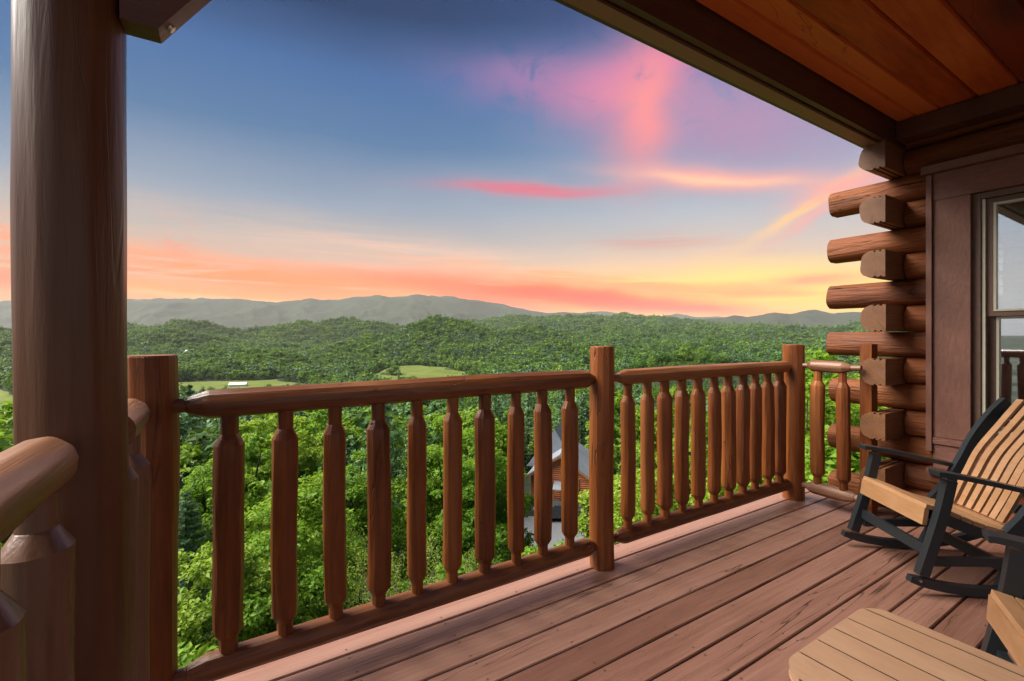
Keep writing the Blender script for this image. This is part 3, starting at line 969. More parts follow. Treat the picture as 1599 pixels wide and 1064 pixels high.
# which of them show largest in the picture
W2, H2 = 533, 355
buf = np.zeros((H2, W2), bool)
def block(x0, x1, y0, y1):
    buf[max(0, int(y0 / 3)):max(0, int(y1 / 3)), max(0, int(x0 / 3)):max(0, int(x1 / 3))] = True
block(0, 30, 700, 1064); block(30, 276, 0, 1064); block(919, 958, 541, 1064); block(1218, 1600, 539, 1064); block(1297, 1600, 0, 1064)
for bx in (357, 445, 524, 591, 651, 706, 757, 805, 847, 889): block(bx - 2600 / (bx * 0.22), bx + 2600 / (bx * 0.22), 560, 1064)
for bx in (979, 1010, 1037, 1064, 1090, 1114, 1137, 1159, 1178, 1198, 1216): block(bx - 11, bx + 10, 580, 1064)
for x in range(276, 1218, 3):
    yt = np.interp(x, [276, 915, 1230], [612, 578, 566]); block(x, x + 3, yt, yt + np.interp(x, [276, 1230], [42, 18]))
    yb = np.interp(x, [276, 925, 1230], [1020, 842, 750]); block(x, x + 3, yb, 1064)
score = np.zeros(NT_)
near_idx = np.argsort(Z_)
for i in near_idx:
    if Z_[i] > 520: break
    hgt_, wid_ = KH[kind[i]] * tscale[i], KW[kind[i]] * tscale[i]
    px, pyc, d = to_px(TR[i, 0], TR[i, 1], gz[i] + hgt_ * 0.56)
    a, b_ = PXF * wid_ / 2 / d / 3, PXF * hgt_ * 0.44 / d / 3
    x0, x1, y0, y1 = int(px / 3 - a), int(px / 3 + a) + 1, int(pyc / 3 - b_), int(pyc / 3 + b_) + 1
    x0, x1, y0, y1 = max(x0, 0), min(x1, W2), max(y0, 0), min(y1, H2)
    if x0 >= x1 or y0 >= y1: continue
    yy, xx = np.mgrid[y0:y1, x0:x1]
    el = ((xx - px / 3) / max(a, .5)) ** 2 + ((yy - pyc / 3) / max(b_, .5)) ** 2 < 0.9
    free = el & ~buf[y0:y1, x0:x1]
    score[i] = free.sum()
    buf[y0:y1, x0:x1] |= el
single = set(np.argsort(-score)[:268].tolist())
single = {i for i in single if score[i] > 3}

# --- trees close to the deck, placed one by one: column, depth, height of the top in the photo, kind, label
def plant(kindset, x, y, z, sc, rz, label, group, name='broadleaf_tree', cat='tree', sz=None):
    crown, trunk, h, w_ = kindset
    root = empty(name, (x, y, z), rz)
    root.scale = (sc, sc, sz or sc)
    tag(root, label, cat, group)
    link('crown', crown, root)
    link('trunk', trunk, root)
    return root
CLOSE = [(300, 9.6, 850, 'y', 'light green leafy tree at the foot of the corner post, lowest in view'),
         (420, 10.5, 845, 'y', 'yellow green young tree low between the first and third balusters'),
         (290, 17.5, 768, 'p', 'grey green pine beside the corner post, below the log rail'),
         (318, 27.0, 725, 'n', 'bright green tree behind the grey green pine'),
         (455, 15.5, 742, 'n', 'big broad leaved tree filling the gaps around the second and third balusters'),
         (548, 21.0, 705, 'm', 'leafy light green tree behind the third and fourth balusters'),
         (600, 12.5, 815, 't', 'half bare twiggy tree low between the fourth and fifth balusters'),
         (655, 15.5, 785, 't', 'sparse twiggy tree with few leaves between the fifth and sixth balusters'),
         (690, 25.0, 688, 'n', 'tall light green tree reaching up to the rail near the sixth baluster'),
         (748, 23.0, 672, 'm', 'slender leafy tree between the seventh and eighth balusters'),
         (738, 30.0, 668, 'y', 'yellow green tree beside the neighbouring house, on its near side'),
         (770, 13.0, 850, 't', 'thin open shrubby tree low in front of the asphalt drive'),
         (985, 24.0, 730, 'y', 'yellow green tree partly hidden by the middle railing post'),
         (1000, 20.0, 735, 'n', 'leafy tree just past the middle post, behind its first balusters'),
         (1075, 24.0, 690, 'm', 'full green tree behind the middle of the second railing section'),
         (1150, 18.0, 715, 'n', 'bright green tree behind the far balusters of the second section'),
         (1205, 27.0, 628, 'm', 'tall green tree behind the far corner post'),
         (1285, 16.0, 592, 'n', 'bright tree seen through the short railing section'),
         (1335, 12.5, 655, 'y', 'light green tree crowding the stacked log ends'),
         (1310, 30.0, 548, 'm', 'tree whose top rises above the short rail beside the log ends'),
         (870, 17.0, 858, 'b', 'low bush at the near edge of the asphalt drive'),
         (925, 19.0, 800, 'b', 'small bush right below the middle post'),
         (520, 9.0, 985, 'b', 'low green bush under the third baluster'),
         (360, 7.6, 990, 'b', 'low bush at the very bottom below the first baluster'),
         (700, 11.0, 905, 'b', 'low bush below the sixth and seventh balusters'),
         (1045, 14.0, 800, 'b', 'round bush low behind the second railing section'),
         (1130, 13.0, 770, 'b', 'bush showing at the foot of the far balusters'),
         (620, 8.6, 955, 'b', 'scrubby bush low beneath the twiggy tree')]
rgc = random.Random(12)
for i, (px, Z, ytop, k, label) in enumerate(CLOSE):
    x, y = at(px, Z)
    g = float(ground(x, y))
    top = EYE - (ytop - PHY) / PXF * Z
    hh = top - g
    ks = {'n': NEAR[i % 2], 'm': NEAR[1], 'y': NEAR[2], 'p': PINE, 't': TWIG, 'b': BUSH[i % 2]}[k]
    sc = hh / (ks[2] * (0.98 if k != 't' else 1.0))
    if k == 'b' and sc > 1.5: sc = 1.5
    nm = {'p': 'pine_tree', 't': 'twiggy_tree', 'b': 'bush'}.get(k, 'broadleaf_tree')
    plant(ks, x, y, g - 0.1, min(max(sc, 0.5), 2.0), rgc.uniform(0, 6.28), label, 'trees and bushes right below the deck', nm, 'bush' if k == 'b' else 'tree', max(sc, 0.5))
BAL_A = (357, 445, 524, 591, 651, 706, 757, 805, 847, 889)
BAL_B = (979, 1010, 1037, 1064, 1090, 1114, 1137, 1159, 1178, 1198, 1216)
ORD = ('first second third fourth fifth sixth seventh eighth ninth tenth eleventh twelfth thirteenth fourteenth fifteenth sixteenth seventeenth eighteenth nineteenth twentieth').split()
def gap_name(px):
    if px < BAL_A[0]: return 'between corner post and first baluster'
    for k_ in range(9):
        if px < BAL_A[k_ + 1]: return 'between %s and %s balusters' % (ORD[k_], ORD[k_ + 1])
    if px < 938: return 'between tenth baluster and middle post'
    if px < BAL_B[0]: return 'just past the middle post'
    for k_ in range(10):
        if px < BAL_B[k_ + 1]: return 'between %s and %s balusters past middle post' % (ORD[k_], ORD[k_ + 1])
    return 'seen through the short railing'
slot = {}
for i in single:
    px_, py_, _d = to_px(TR[i, 0], TR[i, 1], gz[i] + KH[kind[i]] * tscale[i])
    slot.setdefault((gap_name(px_), kind[i] == 3), []).append((py_, i))
slope_label = {}
for (gname, con), lst in slot.items():
    for n_, (py_, i) in enumerate(sorted(lst)):
        slope_label[i] = '%s on slope, %s from top, %s' % ('dark pine' if con else 'green broadleaf tree', ORD[min(n_, 19)], gname)
for i in sorted(single):
    k = kind[i]
    ks = MIDP if k == 3 else MID[(i * 7 + k) % 4]
    lab = slope_label[i]
    plant(ks, TR[i, 0], TR[i, 1], gz[i] - 0.2, tscale[i], float(rg.uniform(0, 6.28)), lab, 'pines of the wooded slope' if k == 3 else 'broadleaf trees of the wooded slope', 'pine_tree' if k == 3 else 'broadleaf_tree')

# --- all remaining trees: one mass of forest
def scatter(name, pts, kinds, scales, coll, label, cat):
    me = bpy.data.meshes.new(name)
    me.vertices.add(len(pts))
    me.vertices.foreach_set('co', np.asarray(pts, np.float32).reshape(-1))
    for an, ty, val in (('kind', 'INT', kinds.astype(np.int32)), ('size', 'FLOAT', scales.astype(np.float32)), ('turn', 'FLOAT', rg.uniform(0, 6.28, len(pts)).astype(np.float32))):
        at_ = me.attributes.new(an, ty, 'POINT')
        at_.data.foreach_set('value', val)
    o = link(name, me)
    tag(o, label, cat, None, 'stuff')
    ng = bpy.data.node_groups.new(name, 'GeometryNodeTree')
    ng.interface.new_socket('Geometry', in_out='INPUT', socket_type='NodeSocketGeometry')
    ng.interface.new_socket('Geometry', in_out='OUTPUT', socket_type='NodeSocketGeometry')
    nin, nout = ng.nodes.new('NodeGroupInput'), ng.nodes.new('NodeGroupOutput')
    ip = ng.nodes.new('GeometryNodeInstanceOnPoints')
    ci = ng.nodes.new('GeometryNodeCollectionInfo')
    ci.inputs['Collection'].default_value = coll
    ci.inputs['Separate Children'].default_value = True
    ci.inputs['Reset Children'].default_value = True
    def attr(nm, ty):
        a_ = ng.nodes.new('GeometryNodeInputNamedAttribute')
        a_.data_type = ty
        a_.inputs['Name'].default_value = nm
        return a_.outputs['Attribute']
    ip.inputs['Pick Instance'].default_value = True
    ng.links.new(nin.outputs[0], ip.inputs['Points'])
    ng.links.new(ci.outputs[0], ip.inputs['Instance'])
    ng.links.new(attr('kind', 'INT'), ip.inputs['Instance Index'])
    cx_ = ng.nodes.new('ShaderNodeCombineXYZ')
    ng.links.new(attr('turn', 'FLOAT'), cx_.inputs[2])
    ng.links.new(cx_.outputs[0], ip.inputs['Rotation'])
    ng.links.new(attr('size', 'FLOAT'), ip.inputs['Scale'])
    ng.links.new(ip.outputs[0], nout.inputs[0])
    md = o.modifiers.new('scatter', 'NODES')
    md.node_group = ng
    return o
rest = np.array([i not in single for i in range(NT_)])
fk = np.where(Z_ > 900, kind + 4, kind)
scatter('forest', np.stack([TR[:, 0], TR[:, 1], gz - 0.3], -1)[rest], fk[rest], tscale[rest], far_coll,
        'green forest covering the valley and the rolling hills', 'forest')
# undergrowth between the near trunks
bush_coll = bpy.data.collections.new('undergrowth_sources')
for i, b_ in enumerate(BUSH):
    o = bpy.data.objects.new('undergrowth_%d' % i, b_[0])
    bush_coll.objects.link(o)
un = 420
th = rg.uniform(-R(55), R(55), un)
rr = np.sqrt(rg.uniform(6.5 ** 2, 42 ** 2, un))
a = th + (math.pi / 2 - YAW)
ux, uy = rr * np.sin(a), rr * np.cos(a)
Xu, Zu = SA * ux - CA * uy, CA * ux + SA * uy
ok = (uy > 2.9) & ~((Xu > -9) & (Xu < 11.5) & (Zu > 32))
scatter('undergrowth', np.stack([ux, uy, ground(ux, uy) - 0.2], -1)[ok], rg.integers(0, 2, un)[ok], rg.uniform(0.3, 0.7, un)[ok], bush_coll,
        'low leafy undergrowth on the slope under the trees', 'undergrowth')
print('TREES', NT_, len(single))

# ------------------------------------------------------------------ houses below
M['roof_grey'] = wood('roof_shingle', C(.14, .16, .19), C(.20, .225, .26), C(.27, .30, .335), 0, 0.8, 6, 3, 0.4, 0.02)
M['roof_white'] = flat('roof_white', C(.62, .64, .68), 0.5, 2.0, 0.06)
M['log_red'] = wood('red_log_siding', C(.26, .065, .022), C(.40, .115, .038), C(.50, .165, .06), 0, 0.6, 9, 8, 0.4, 0.02)
M['white_paint'] = flat('white_paint', C(.66, .66, .63), 0.6, 2.0, 0.06)
M['dark_glass'] = flat('dark_window_glass', C(.035, .045, .055), 0.12, 2.0, 0.1)
M['stone'] = flat('stone_base', C(.22, .21, .20), 0.85, 1.2, 0.35)
M['trim_light'] = wood('light_wood_trim', C(.20, .075, .028), C(.28, .115, .045), C(.35, .155, .065), 2, 0.6, 12, 6, 0.2, 0.01)
M['car_paint'] = flat('dark_car_paint', C(.045, .05, .056), 0.25, 2.0, 0.05)
M['tyre'] = flat('tyre_rubber', C(.02, .02, .02), 0.85)
M['chrome'] = flat('wheel_alloy', C(.55, .55, .56), 0.3, metal=0.9)

def gable(bm, w_, d, h, ov, th):
    """two roof planes over a w x d plan, ridge along y, eaves at z = 0"""
    for s_ in (-1, 1):
        a = [(0, h), (s_ * (w_ / 2 + ov), -ov * h / (w_ / 2)), (s_ * (w_ / 2 + ov), -ov * h / (w_ / 2) + th), (0, h + th)]
        prism(bm, a, 1, -d / 2 - ov, d / 2 + ov)
def view_turn(px):
    """turn a house so that its -y side looks back up the slope"""
    d = ray(px, PHY)
    return math.atan2(d[1], d[0]) - math.pi / 2
def house(px, Z, w_, d, hw_, rh, turn, wall, roofm, label, ztop=None, windows=((0.25, 0.5), (-0.25, 0.5)), ridge_along=False, name='house', cat='house', group=None):
    x, y = at(px, Z)
    g = float(ground(x, y))
    root = empty(name, (x, y, g), view_turn(px) + turn)
    tag(root, label, cat, group)
    bm = bmesh.new()
    poly = [(-w_ / 2, -3.0), (w_ / 2, -3.0), (w_ / 2, hw_), (0, hw_ + rh), (-w_ / 2, hw_)]
    prism(bm, poly, 1, -d / 2, d / 2)
    link('wall', mesh_from(bm, 'wall', wall), root)
    bm = bmesh.new()
    gable(bm, w_, d, rh, 0.5, 0.22)
    ro = link('roof', mesh_from(bm, 'roof', roofm), root, (0, 0, hw_ + 0.02))
    for fx_, fz in windows:
        wn_ = link('window', box_mesh('window', M['white_paint'], -0.62, 0.62, -0.05, 0.05, -0.8, 0.8), root, (fx_ * w_, -d / 2 - 0.03, hw_ * fz))
        link('pane', box_mesh('pane', M['dark_glass'], -0.5, 0.5, -0.03, 0.03, -0.68, 0.68), wn_, (0, -0.04, 0))
    return root
house(397, 232, 9.5, 11, 4.2, 2.6, R(62), M['log_red'], M['roof_white'], 'small house with a bright white roof among the trees, between the first two balusters', windows=((0.25, .5), (-.25, .5)))
house(372, 242, 8, 9, 4.4, 1.8, R(70), M['stone'], M['roof_grey'], 'grey roofed house just behind the white roofed one', windows=((0.25, .5),))
house(472, 250, 7, 9, 5.5, 2.6, R(20), M['stone'], M['roof_grey'], 'small grey roofed house among trees, between the second and third balusters', windows=((0.25, .5),))
house(604, 92, 8.5, 9.5, 6.2, 4.6, R(32), M['stone'], M['roof_grey'], 'house with a steep slate grey roof poking out behind the fourth baluster', windows=((0.25, .6),))
house(318, 47, 7.5, 8.5, 4.6, 3.0, R(55), M['log_red'], M['roof_grey'], 'red brown log house hidden in the trees beside the corner post', windows=((0.25, .5),))
house(372, 1030, 16, 34, 5.0, 4.5, R(78), M['white_paint'], M['roof_white'], 'long white roofed barn standing in the valley meadow', windows=(), name='barn', cat='barn')
house(292, 2040, 20, 20, 22, 5, R(20), M['white_paint'], M['white_paint'], 'tall white house standing alone on the far wooded hill', windows=((0.25, .6), (-.25, .6), (.25, .3), (-.25, .3)))
house(2, 650, 12, 40, 4, 2.5, R(85), M['white_paint'], M['roof_white'], 'long low white farm shed at the far meadow, beside the tall column', windows=(), name='farm_shed', cat='shed')

# the neighbour's log house, seen between the last balusters
nx, ny = at(884, 56.5)
ng_ = -19.05
nb = empty('neighbour_house', (nx, ny, ng_), view_turn(884) + R(-9))
tag(nb, 'orange brown log house with grey roof behind the last balusters, truck parked before it', 'house')
NW, ND, NH, NR = 6.9, 8.5, 4.35, 2.35
bm = bmesh.new()
prism(bm, [(-NW / 2, 1.55), (NW / 2, 1.55), (NW / 2, NH), (0, NH + NR), (-NW / 2, NH)], 1, -ND / 2, ND / 2)
link('wall', mesh_from(bm, 'wall', M['log_red']), nb)
link('stone_base', box_mesh('stone_base', M['stone'], -NW / 2 - .05, NW / 2 + .05, -ND / 2 - .05, ND / 2, -0.6, 1.55), nb)
k = 0
z = 1.62
bm = bmesh.new()
prism(bm, [(0.0, -0.115), (-0.035, -0.09), (-0.055, 0.0), (-0.035, 0.09), (0.0, 0.115)], 0, -0.5, 0.5)
lg_me = mesh_from(bm, 'siding_log', M['log_red'], 60)
while z < NH + NR - 0.3:
    half = NW / 2 if z < NH else NW / 2 * (NH + NR - z) / NR
    if half > 0.4:
        link('siding_log', lg_me, nb, (0, -ND / 2, z), scale=(2 * half - 0.05, 1, 1))
    z += 0.235
bm = bmesh.new()
gable(bm, NW, ND, NR, 0.45, 0.16)
nroof = link('roof', mesh_from(bm, 'roof', M['roof_grey']), nb, (0, 0, NH + 0.03))
for s_ in (-1, 1):
    bm = bmesh.new()
    sl = NR / (NW / 2)
    prism(bm, [(0, NR + .02), (s_ * (NW / 2 + .42), -.42 * sl + .02), (s_ * (NW / 2 + .42), -.42 * sl - .22), (0, NR - .22)], 1, -ND / 2 - 0.50, -ND / 2 - 0.448)
    link('barge_board', mesh_from(bm, 'barge_board', M['trim_light']), nroof)
# tall cross roof behind, rising to the left
bm = bmesh.new()
prism(bm, [(-5.2, -1.2), (1.2, -1.2), (-1.6, 3.6)], 1, -0.6, 4.4)
link('rear_roof', mesh_from(bm, 'rear_roof', M['roof_grey']), nb, (0.2, 0.5, 5.2))
link('rear_wall', box_mesh('rear_wall', M['log_red'], -4.0, 1.0, -0.3, 4.0, -5.0, 0.0), nb, (0.2, 0.6, 4.0))
for wx_ in (-1.9, 1.55):
    wn_ = link('window', box_mesh('window', M['trim_light'], -0.62, 0.62, -0.05, 0.05, -0.88, 0.88), nb, (wx_, -ND / 2 - 0.07, 3.3))
    link('pane', box_mesh('pane', M['dark_glass'], -0.45, 0.45, -0.02, 0.02, -0.70, 0.70), wn_, (0, -0.05, 0))
link('garage_door', box_mesh('garage_door', M['dark_glass'], -1.3, 1.3, -0.05, 0.05, 0, 1.5), nb, (-1.6, -ND / 2 - 0.11, -0.02))
bm = bmesh.new()
prism(bm, [(-0.05, 0.9), (-1.35, 0.35), (-1.35, 0.25), (-0.05, 0.75)], 0, -1.0, 1.0)
link('porch_hood', mesh_from(bm, 'porch_hood', M['roof_grey']), nb, (0.35, -ND / 2 - 0.05, 2.9))
for sx in (-0.9, 0.9):
    link('hood_post', box_mesh('hood_post', M['trim_light'], -0.07, 0.07, -0.07, 0.07, -2.9, 0.30), nb, (0.35 + sx, -ND / 2 - 1.25, 2.9))

# truck on the drive
tx, ty = at(874, 50.6)
truck = empty('pickup_truck', (tx, ty, float(ground(tx, ty)) + 0.06), view_turn(874) + R(8))
tag(truck, 'dark pickup truck parked on the asphalt before the log house', 'truck')
bm = bmesh.new()
prism(bm, [(-2.75, 0.45), (-2.75, 0.98), (-2.6, 1.08), (-1.35, 1.18), (-0.75, 1.82), (0.75, 1.84), (0.95, 1.22), (2.75, 1.20), (2.75, 0.45)], 1, -0.95, 0.95)
link('body', mesh_from(bm, 'body', M['car_paint'], 30, 0.06, 2), truck)
for s_ in (-1, 1):
    bm = bmesh.new()
    prism(bm, [(-1.15, 1.2), (-0.70, 1.72), (0.0, 1.74), (0.0, 1.22)], 1, s_ * 0.93, s_ * 0.962)
    link('side_window', mesh_from(bm, 'side_window', M['dark_glass']), truck)
    link('headlight', box_mesh('headlight', M['white_paint'], -2.79, -2.70, s_ * 0.72 - 0.17, s_ * 0.72 + 0.17, 0.78, 0.95), truck)
    for wx_ in (-1.75, 1.70):
        bm = bmesh.new()
        bmesh.ops.create_cone(bm, cap_ends=True, segments=20, radius1=0.40, radius2=0.40, depth=0.26)
        wh = link('wheel', mesh_from(bm, 'wheel', M['tyre'], 40, 0.03), truck, (wx_, s_ * 0.86, 0.40), (R(90), 0, 0))
        bm = bmesh.new()
        bmesh.ops.create_cone(bm, cap_ends=True, segments=16, radius1=0.24, radius2=0.20, depth=0.04)
        link('rim', mesh_from(bm, 'rim', M['chrome'], 40), wh, (0, 0, -s_ * 0.135), (0, 0, 0))

# ------------------------------------------------------------------ air
HAZE = 2.1e-5
m_, t, out = mat_new('valley_haze')
pv = t.new('ShaderNodeVolumePrincipled')
pv.inputs['Color'].default_value = (0.95, 0.95, 0.92, 1)
pv.inputs['Density'].default_value = HAZE
t.l.new(pv.outputs[0], out.inputs['Volume'])
zmin = float(min(v.co.z for v in hillside.data.vertices))
zmax = float(max(v.co.z for v in hillside.data.vertices))
tag(link('haze', box_mesh('haze', m_, -23000, 23000, -23000, 23000, zmin - 1.0, zmax + 40.0)), 'pale haze filling the valley air', 'haze', None, 'stuff')

# ------------------------------------------------------------------ the deck
deck = empty('deck')
deck['kind'] = 'structure'
PITCH = 0.1495
def plank_mesh(seed, length, wid):
    rg = random.Random(seed)
    bm = bmesh.new()
    n = 14
    rows = []
    for i in range(n + 1):
        x = length * i / n
        dy = [rg.uniform(-0.0012, 0.0012) for _ in range(2)]
        dz = rg.uniform(-0.0012, 0.0008)
        cup = 0.0022
        sec = [(-wid / 2 + dy[0], -0.036), (-wid / 2 + dy[0], -0.006), (-wid / 2 + 0.0035 + dy[0], -0.0008 + dz),
               (0.0, -cup * 0.5 + dz), (wid / 2 - 0.0035 + dy[1], -0.0008 + dz), (wid / 2 + dy[1], -0.006), (wid / 2 + dy[1], -0.036)]
        rows.append([bm.verts.new((x, a, b)) for a, b in sec])
    for a, b in zip(rows, rows[1:]):
        for k in range(7):
            bm.faces.new((a[k], a[(k + 1) % 7], b[(k + 1) % 7], b[k]))
    bm.faces.new(rows[0])
    bm.faces.new(list(reversed(rows[-1])))
    for jx in range(11):                     # screw heads over each joist
        for sy in (-1, 1):
            cx_, cy_ = 0.44 + 0.41 * jx + rg.uniform(-.006, .006), sy * (wid / 2 - 0.022) + rg.uniform(-.004, .004)
            if cx_ < length - 0.02:
                hv = [bm.verts.new((cx_ + 0.0042 * math.cos(a_), cy_ + 0.0042 * math.sin(a_), 0.0004)) for a_ in np.linspace(0, 2 * math.pi, 9)[:-1]]
                bm.faces.new(hv).material_index = 1
    return mesh_from(bm, 'plank', [M['deck'], M['screw']], 25)
long_planks = [plank_mesh(s, 4.74, PITCH - 0.0095) for s in range(4)]
short_planks = [plank_mesh(40 + s, 4.69, PITCH - 0.0095) for s in range(2)]
for i in range(31):
    yc = 1.951 + PITCH / 2 - i * PITCH
    me = short_planks[i % 2] if i < 5 else long_planks[(i * 7) % 4]
    o = link('plank', me, deck, (-0.42, yc, 0.0))
    if i % 3 == 1:
        o.scale = (1, -1, 1)
bm = bmesh.new()
bbox(bm, -0.40, 4.26, 1.985, 2.025, -0.28, -0.039)
bbox(bm, -0.40, -0.36, -2.6, 1.980, -0.28, -0.039)
for x in np.arange(0.0, 4.2, 0.41):
    bbox(bm, x, x + 0.04, -2.6, 1.980, -0.26, -0.039)
for x in (-0.30, 1.75, 3.80):
    bbox(bm, x, x + 0.15, 1.78, 1.93, -6.5, -0.265)
link('deck_framing', mesh_from(bm, 'deck_framing', M['beam']), deck)

# ------------------------------------------------------------------ log railings
RY = 1.945          # line of the valley-side railing
SX = -0.252         # line of the side railing
def post_mesh(seed, r, h):
    return hewn('post', M['rail'], prof_rings([(0, r), (h - 0.006, r * 0.985), (h, r * 0.955)], 0.16), seed, 2, 40, 13, 0.03, 0.004)
def make_post(x, y, r, h, seed, label, dead=False):
    o = link('railing_post', post_mesh(seed, r, h), None, (x, y, 0.002))
    tag(o, label, 'post', 'log posts of the deck railing')
    return o
make_post(-0.212, 1.962, 0.071, 1.231, 1, 'round corner post half hidden behind the tall thick porch column')
make_post(1.808, RY, 0.0685, 1.237, 2, 'round log post in the middle of the valley-side railing')
make_post(3.862, RY, 0.078, 1.225, 3, 'round corner post at the far end of the railing near the log corner')

bal_variants = []
for s in range(6):
    rr = 0.0445 + 0.0012 * (s % 3)
    p = [(0.0, 0.0275), (0.060, 0.0275), (0.062, 0.0285), (0.090, rr * 0.99), (0.092, rr), (0.40, rr * 1.01), (0.752, rr),
         (0.754, rr * 0.99), (0.789, 0.0285), (0.791, 0.0275), (0.862, 0.0275)]
    bal_variants.append(hewn('baluster', M['rail'], prof_rings(p, 0.085), 100 + s, 2, 36, 9 + s % 4, 0.075, 0.003, 0.012))
side_variants = []
for s in range(3):
    p = [(0.0, 0.029), (0.060, 0.029), (0.062, 0.030), (0.084, 0.0505), (0.086, 0.052), (0.40, 0.0525), (0.763, 0.052), (0.765, 0.0505), (0.798, 0.031), (0.800, 0.029), (0.862, 0.029)]
    side_variants.append(hewn('baluster', M['side_paint'], prof_rings(p, 0.085), 160 + s, 2, 48, 20, 0.02, 0.003, 0.006, 22))
def rail_log(name, mat, a, b, r, axis, seed, parent, loc, t0=0.09, t1=0.09, c0=0.075, c1=0.075, rt=0.026):
    """rail from a to b (body) with chamfered shoulders and round tenons"""
    p = [(a - c0 - t0, rt), (a - c0, rt), (a - c0 + 0.004, rt + 0.004), (a, r * 0.97), (a + 0.01, r), ((a + b) / 2, r * 1.02), (b - 0.01, r),
         (b, r * 0.97), (b + c1 - 0.004, rt + 0.004), (b + c1, rt), (b + c1 + t1, rt)]
    me = hewn(name, mat, prof_rings(p, 0.15), seed, axis, 40, 12, 0.05, 0.004)
    return link(name, me, parent, loc)
def round_rail(name, mat, a, b, r, seed, parent, loc):
    """smooth sanded rail with a rounded far end"""
    p = [(a, r), (b - 0.012, r)] + [(b - 0.012 + 0.05 * math.sin(t_), 0.026 + (r - 0.026) * math.cos(t_)) for t_ in (.25, .5, .75, 1.0, 1.25, 1.5)] + [(b + 0.10, 0.024)]
    return link(name, hewn(name, mat, prof_rings(p, 0.12), seed, 1, 48, 20, 0.014, 0.004, 0.004, 40), parent, loc)
def bal_row(parent, pts, z0, zs, seed, fat=1.0, kinds=None):
    rg = random.Random(seed)
    for (x, y) in pts:
        o = link('baluster', (kinds or bal_variants)[rg.randrange(3 if kinds else 6)], parent, (x, y, z0), (rg.uniform(-.006, .006), rg.uniform(-.006, .006), rg.uniform(0, 6.28)))
        fat_ = rg.uniform(0.93, 1.07) * fat
        o.scale = (fat_, fat_ * rg.uniform(0.97, 1.03), zs)

sec_a = tag(empty('log_railing', (-0.14, RY, 0)), 'longest log railing section, between the column corner and the middle post', 'railing', 'log railing sections')
def rel(root, x, y):
    return (x - root.location.x, y - root.location.y)
rail_log('top_rail', M['rail_x'], -0.055 + 0.14, 1.690 + 0.14, 0.050, 0, 11, sec_a, (0, 0, 1.058), 0.06, 0.05, 0.06, 0.045, 0.024)
rail_log('bottom_rail', M['rail_x'], -0.055 + 0.14, 1.70 + 0.14, 0.048, 0, 12, sec_a, (0, 0, 0.128), 0.06, 0.05, 0.06, 0.045, 0.024)
bal_row(sec_a, [(x + 0.14, 0) for x in (0.011, .194, .377, .549, .719, .888, 1.059, 1.234, 1.399, 1.577)], 0.155, 1.0, 5)
sec_b = tag(empty('log_railing', (1.88, RY, 0)), 'log railing section between the middle post and the far corner post', 'railing', 'log railing sections')
rail_log('top_rail', M['rail_x'], 1.985 - 1.88, 3.745 - 1.88, 0.0465, 0, 13, sec_b, (0, 0, 1.056), 0.06, 0.04, 0.05, 0.03, 0.024)
rail_log('bottom_rail', M['rail_x'], 1.975 - 1.88, 3.745 - 1.88, 0.047, 0, 14, sec_b, (0, 0, 0.128), 0.06, 0.04, 0.05, 0.03, 0.024)
bal_row(sec_b, [(x - 1.88, 0) for x in (2.011, 2.179, 2.335, 2.501, 2.67, 2.835, 3.002, 3.172, 3.325, 3.496, 3.657)], 0.155, 1.0, 6)
sec_c = tag(empty('log_railing', (3.86, 1.72, 0)), 'shortest log railing section with two balusters beside the stacked log ends', 'railing', 'log railing sections')
rail_log('top_rail', M['rail_y'], 1.590 - 1.72, 1.800 - 1.72, 0.046, 1, 15, sec_c, (0, 0, 1.066), 0.06, 0.04, 0.05, 0.035, 0.021)
rail_log('bottom_rail', M['rail_y'], 1.575 - 1.72, 1.805 - 1.72, 0.046, 1, 16, sec_c, (0, 0, 0.125), 0.06, 0.04, 0.06, 0.035, 0.024)
bal_row(sec_c, [(0, 1.768 - 1.72), (0, 1.592 - 1.72)], 0.155, 1.01, 7)
sec_d = tag(empty('log_railing', (-0.285, 0.2, 0)), 'side railing coming in at the picture edge, its rounded rail end against the column', 'railing', 'log railing sections')
round_rail('top_rail', M['rail_y'], -1.6, 1.175 - 0.2, 0.051, 17, sec_d, (0, 0, 1.060))
rail_log('bottom_rail', M['rail_y'], -1.6, 1.175 - 0.2, 0.048, 1, 18, sec_d, (0, 0, 0.128), 0.02, 0.12, 0.05, 0.055, 0.026)
bal_row(sec_d, [(0, y - 0.2) for y in (1.150, 0.885, 0.62, 0.355, 0.09, -0.17)], 0.155, 1.0, 8, 1.08, side_variants)
sec_e = tag(empty('log_railing', (SX, 1.65, 0)), 'stub of railing squeezed between the tall column and the corner post', 'railing', 'log railing sections')
round_rail('top_rail', M['rail_y'], 1.50 - 1.65, 1.800 - 1.65, 0.050, 19, sec_e, (0.01, 0, 1.060))
rail_log('bottom_rail', M['rail_y'], 1.53 - 1.65, 1.800 - 1.65, 0.048, 1, 20, sec_e, (0.01, 0, 0.128), 0.06, 0.06, 0.04, 0.04, 0.026)
bal_row(sec_e, [(0.012, 1.735 - 1.65), (0.0, 1.585 - 1.65)], 0.155, 1.0, 9, 0.95, side_variants)

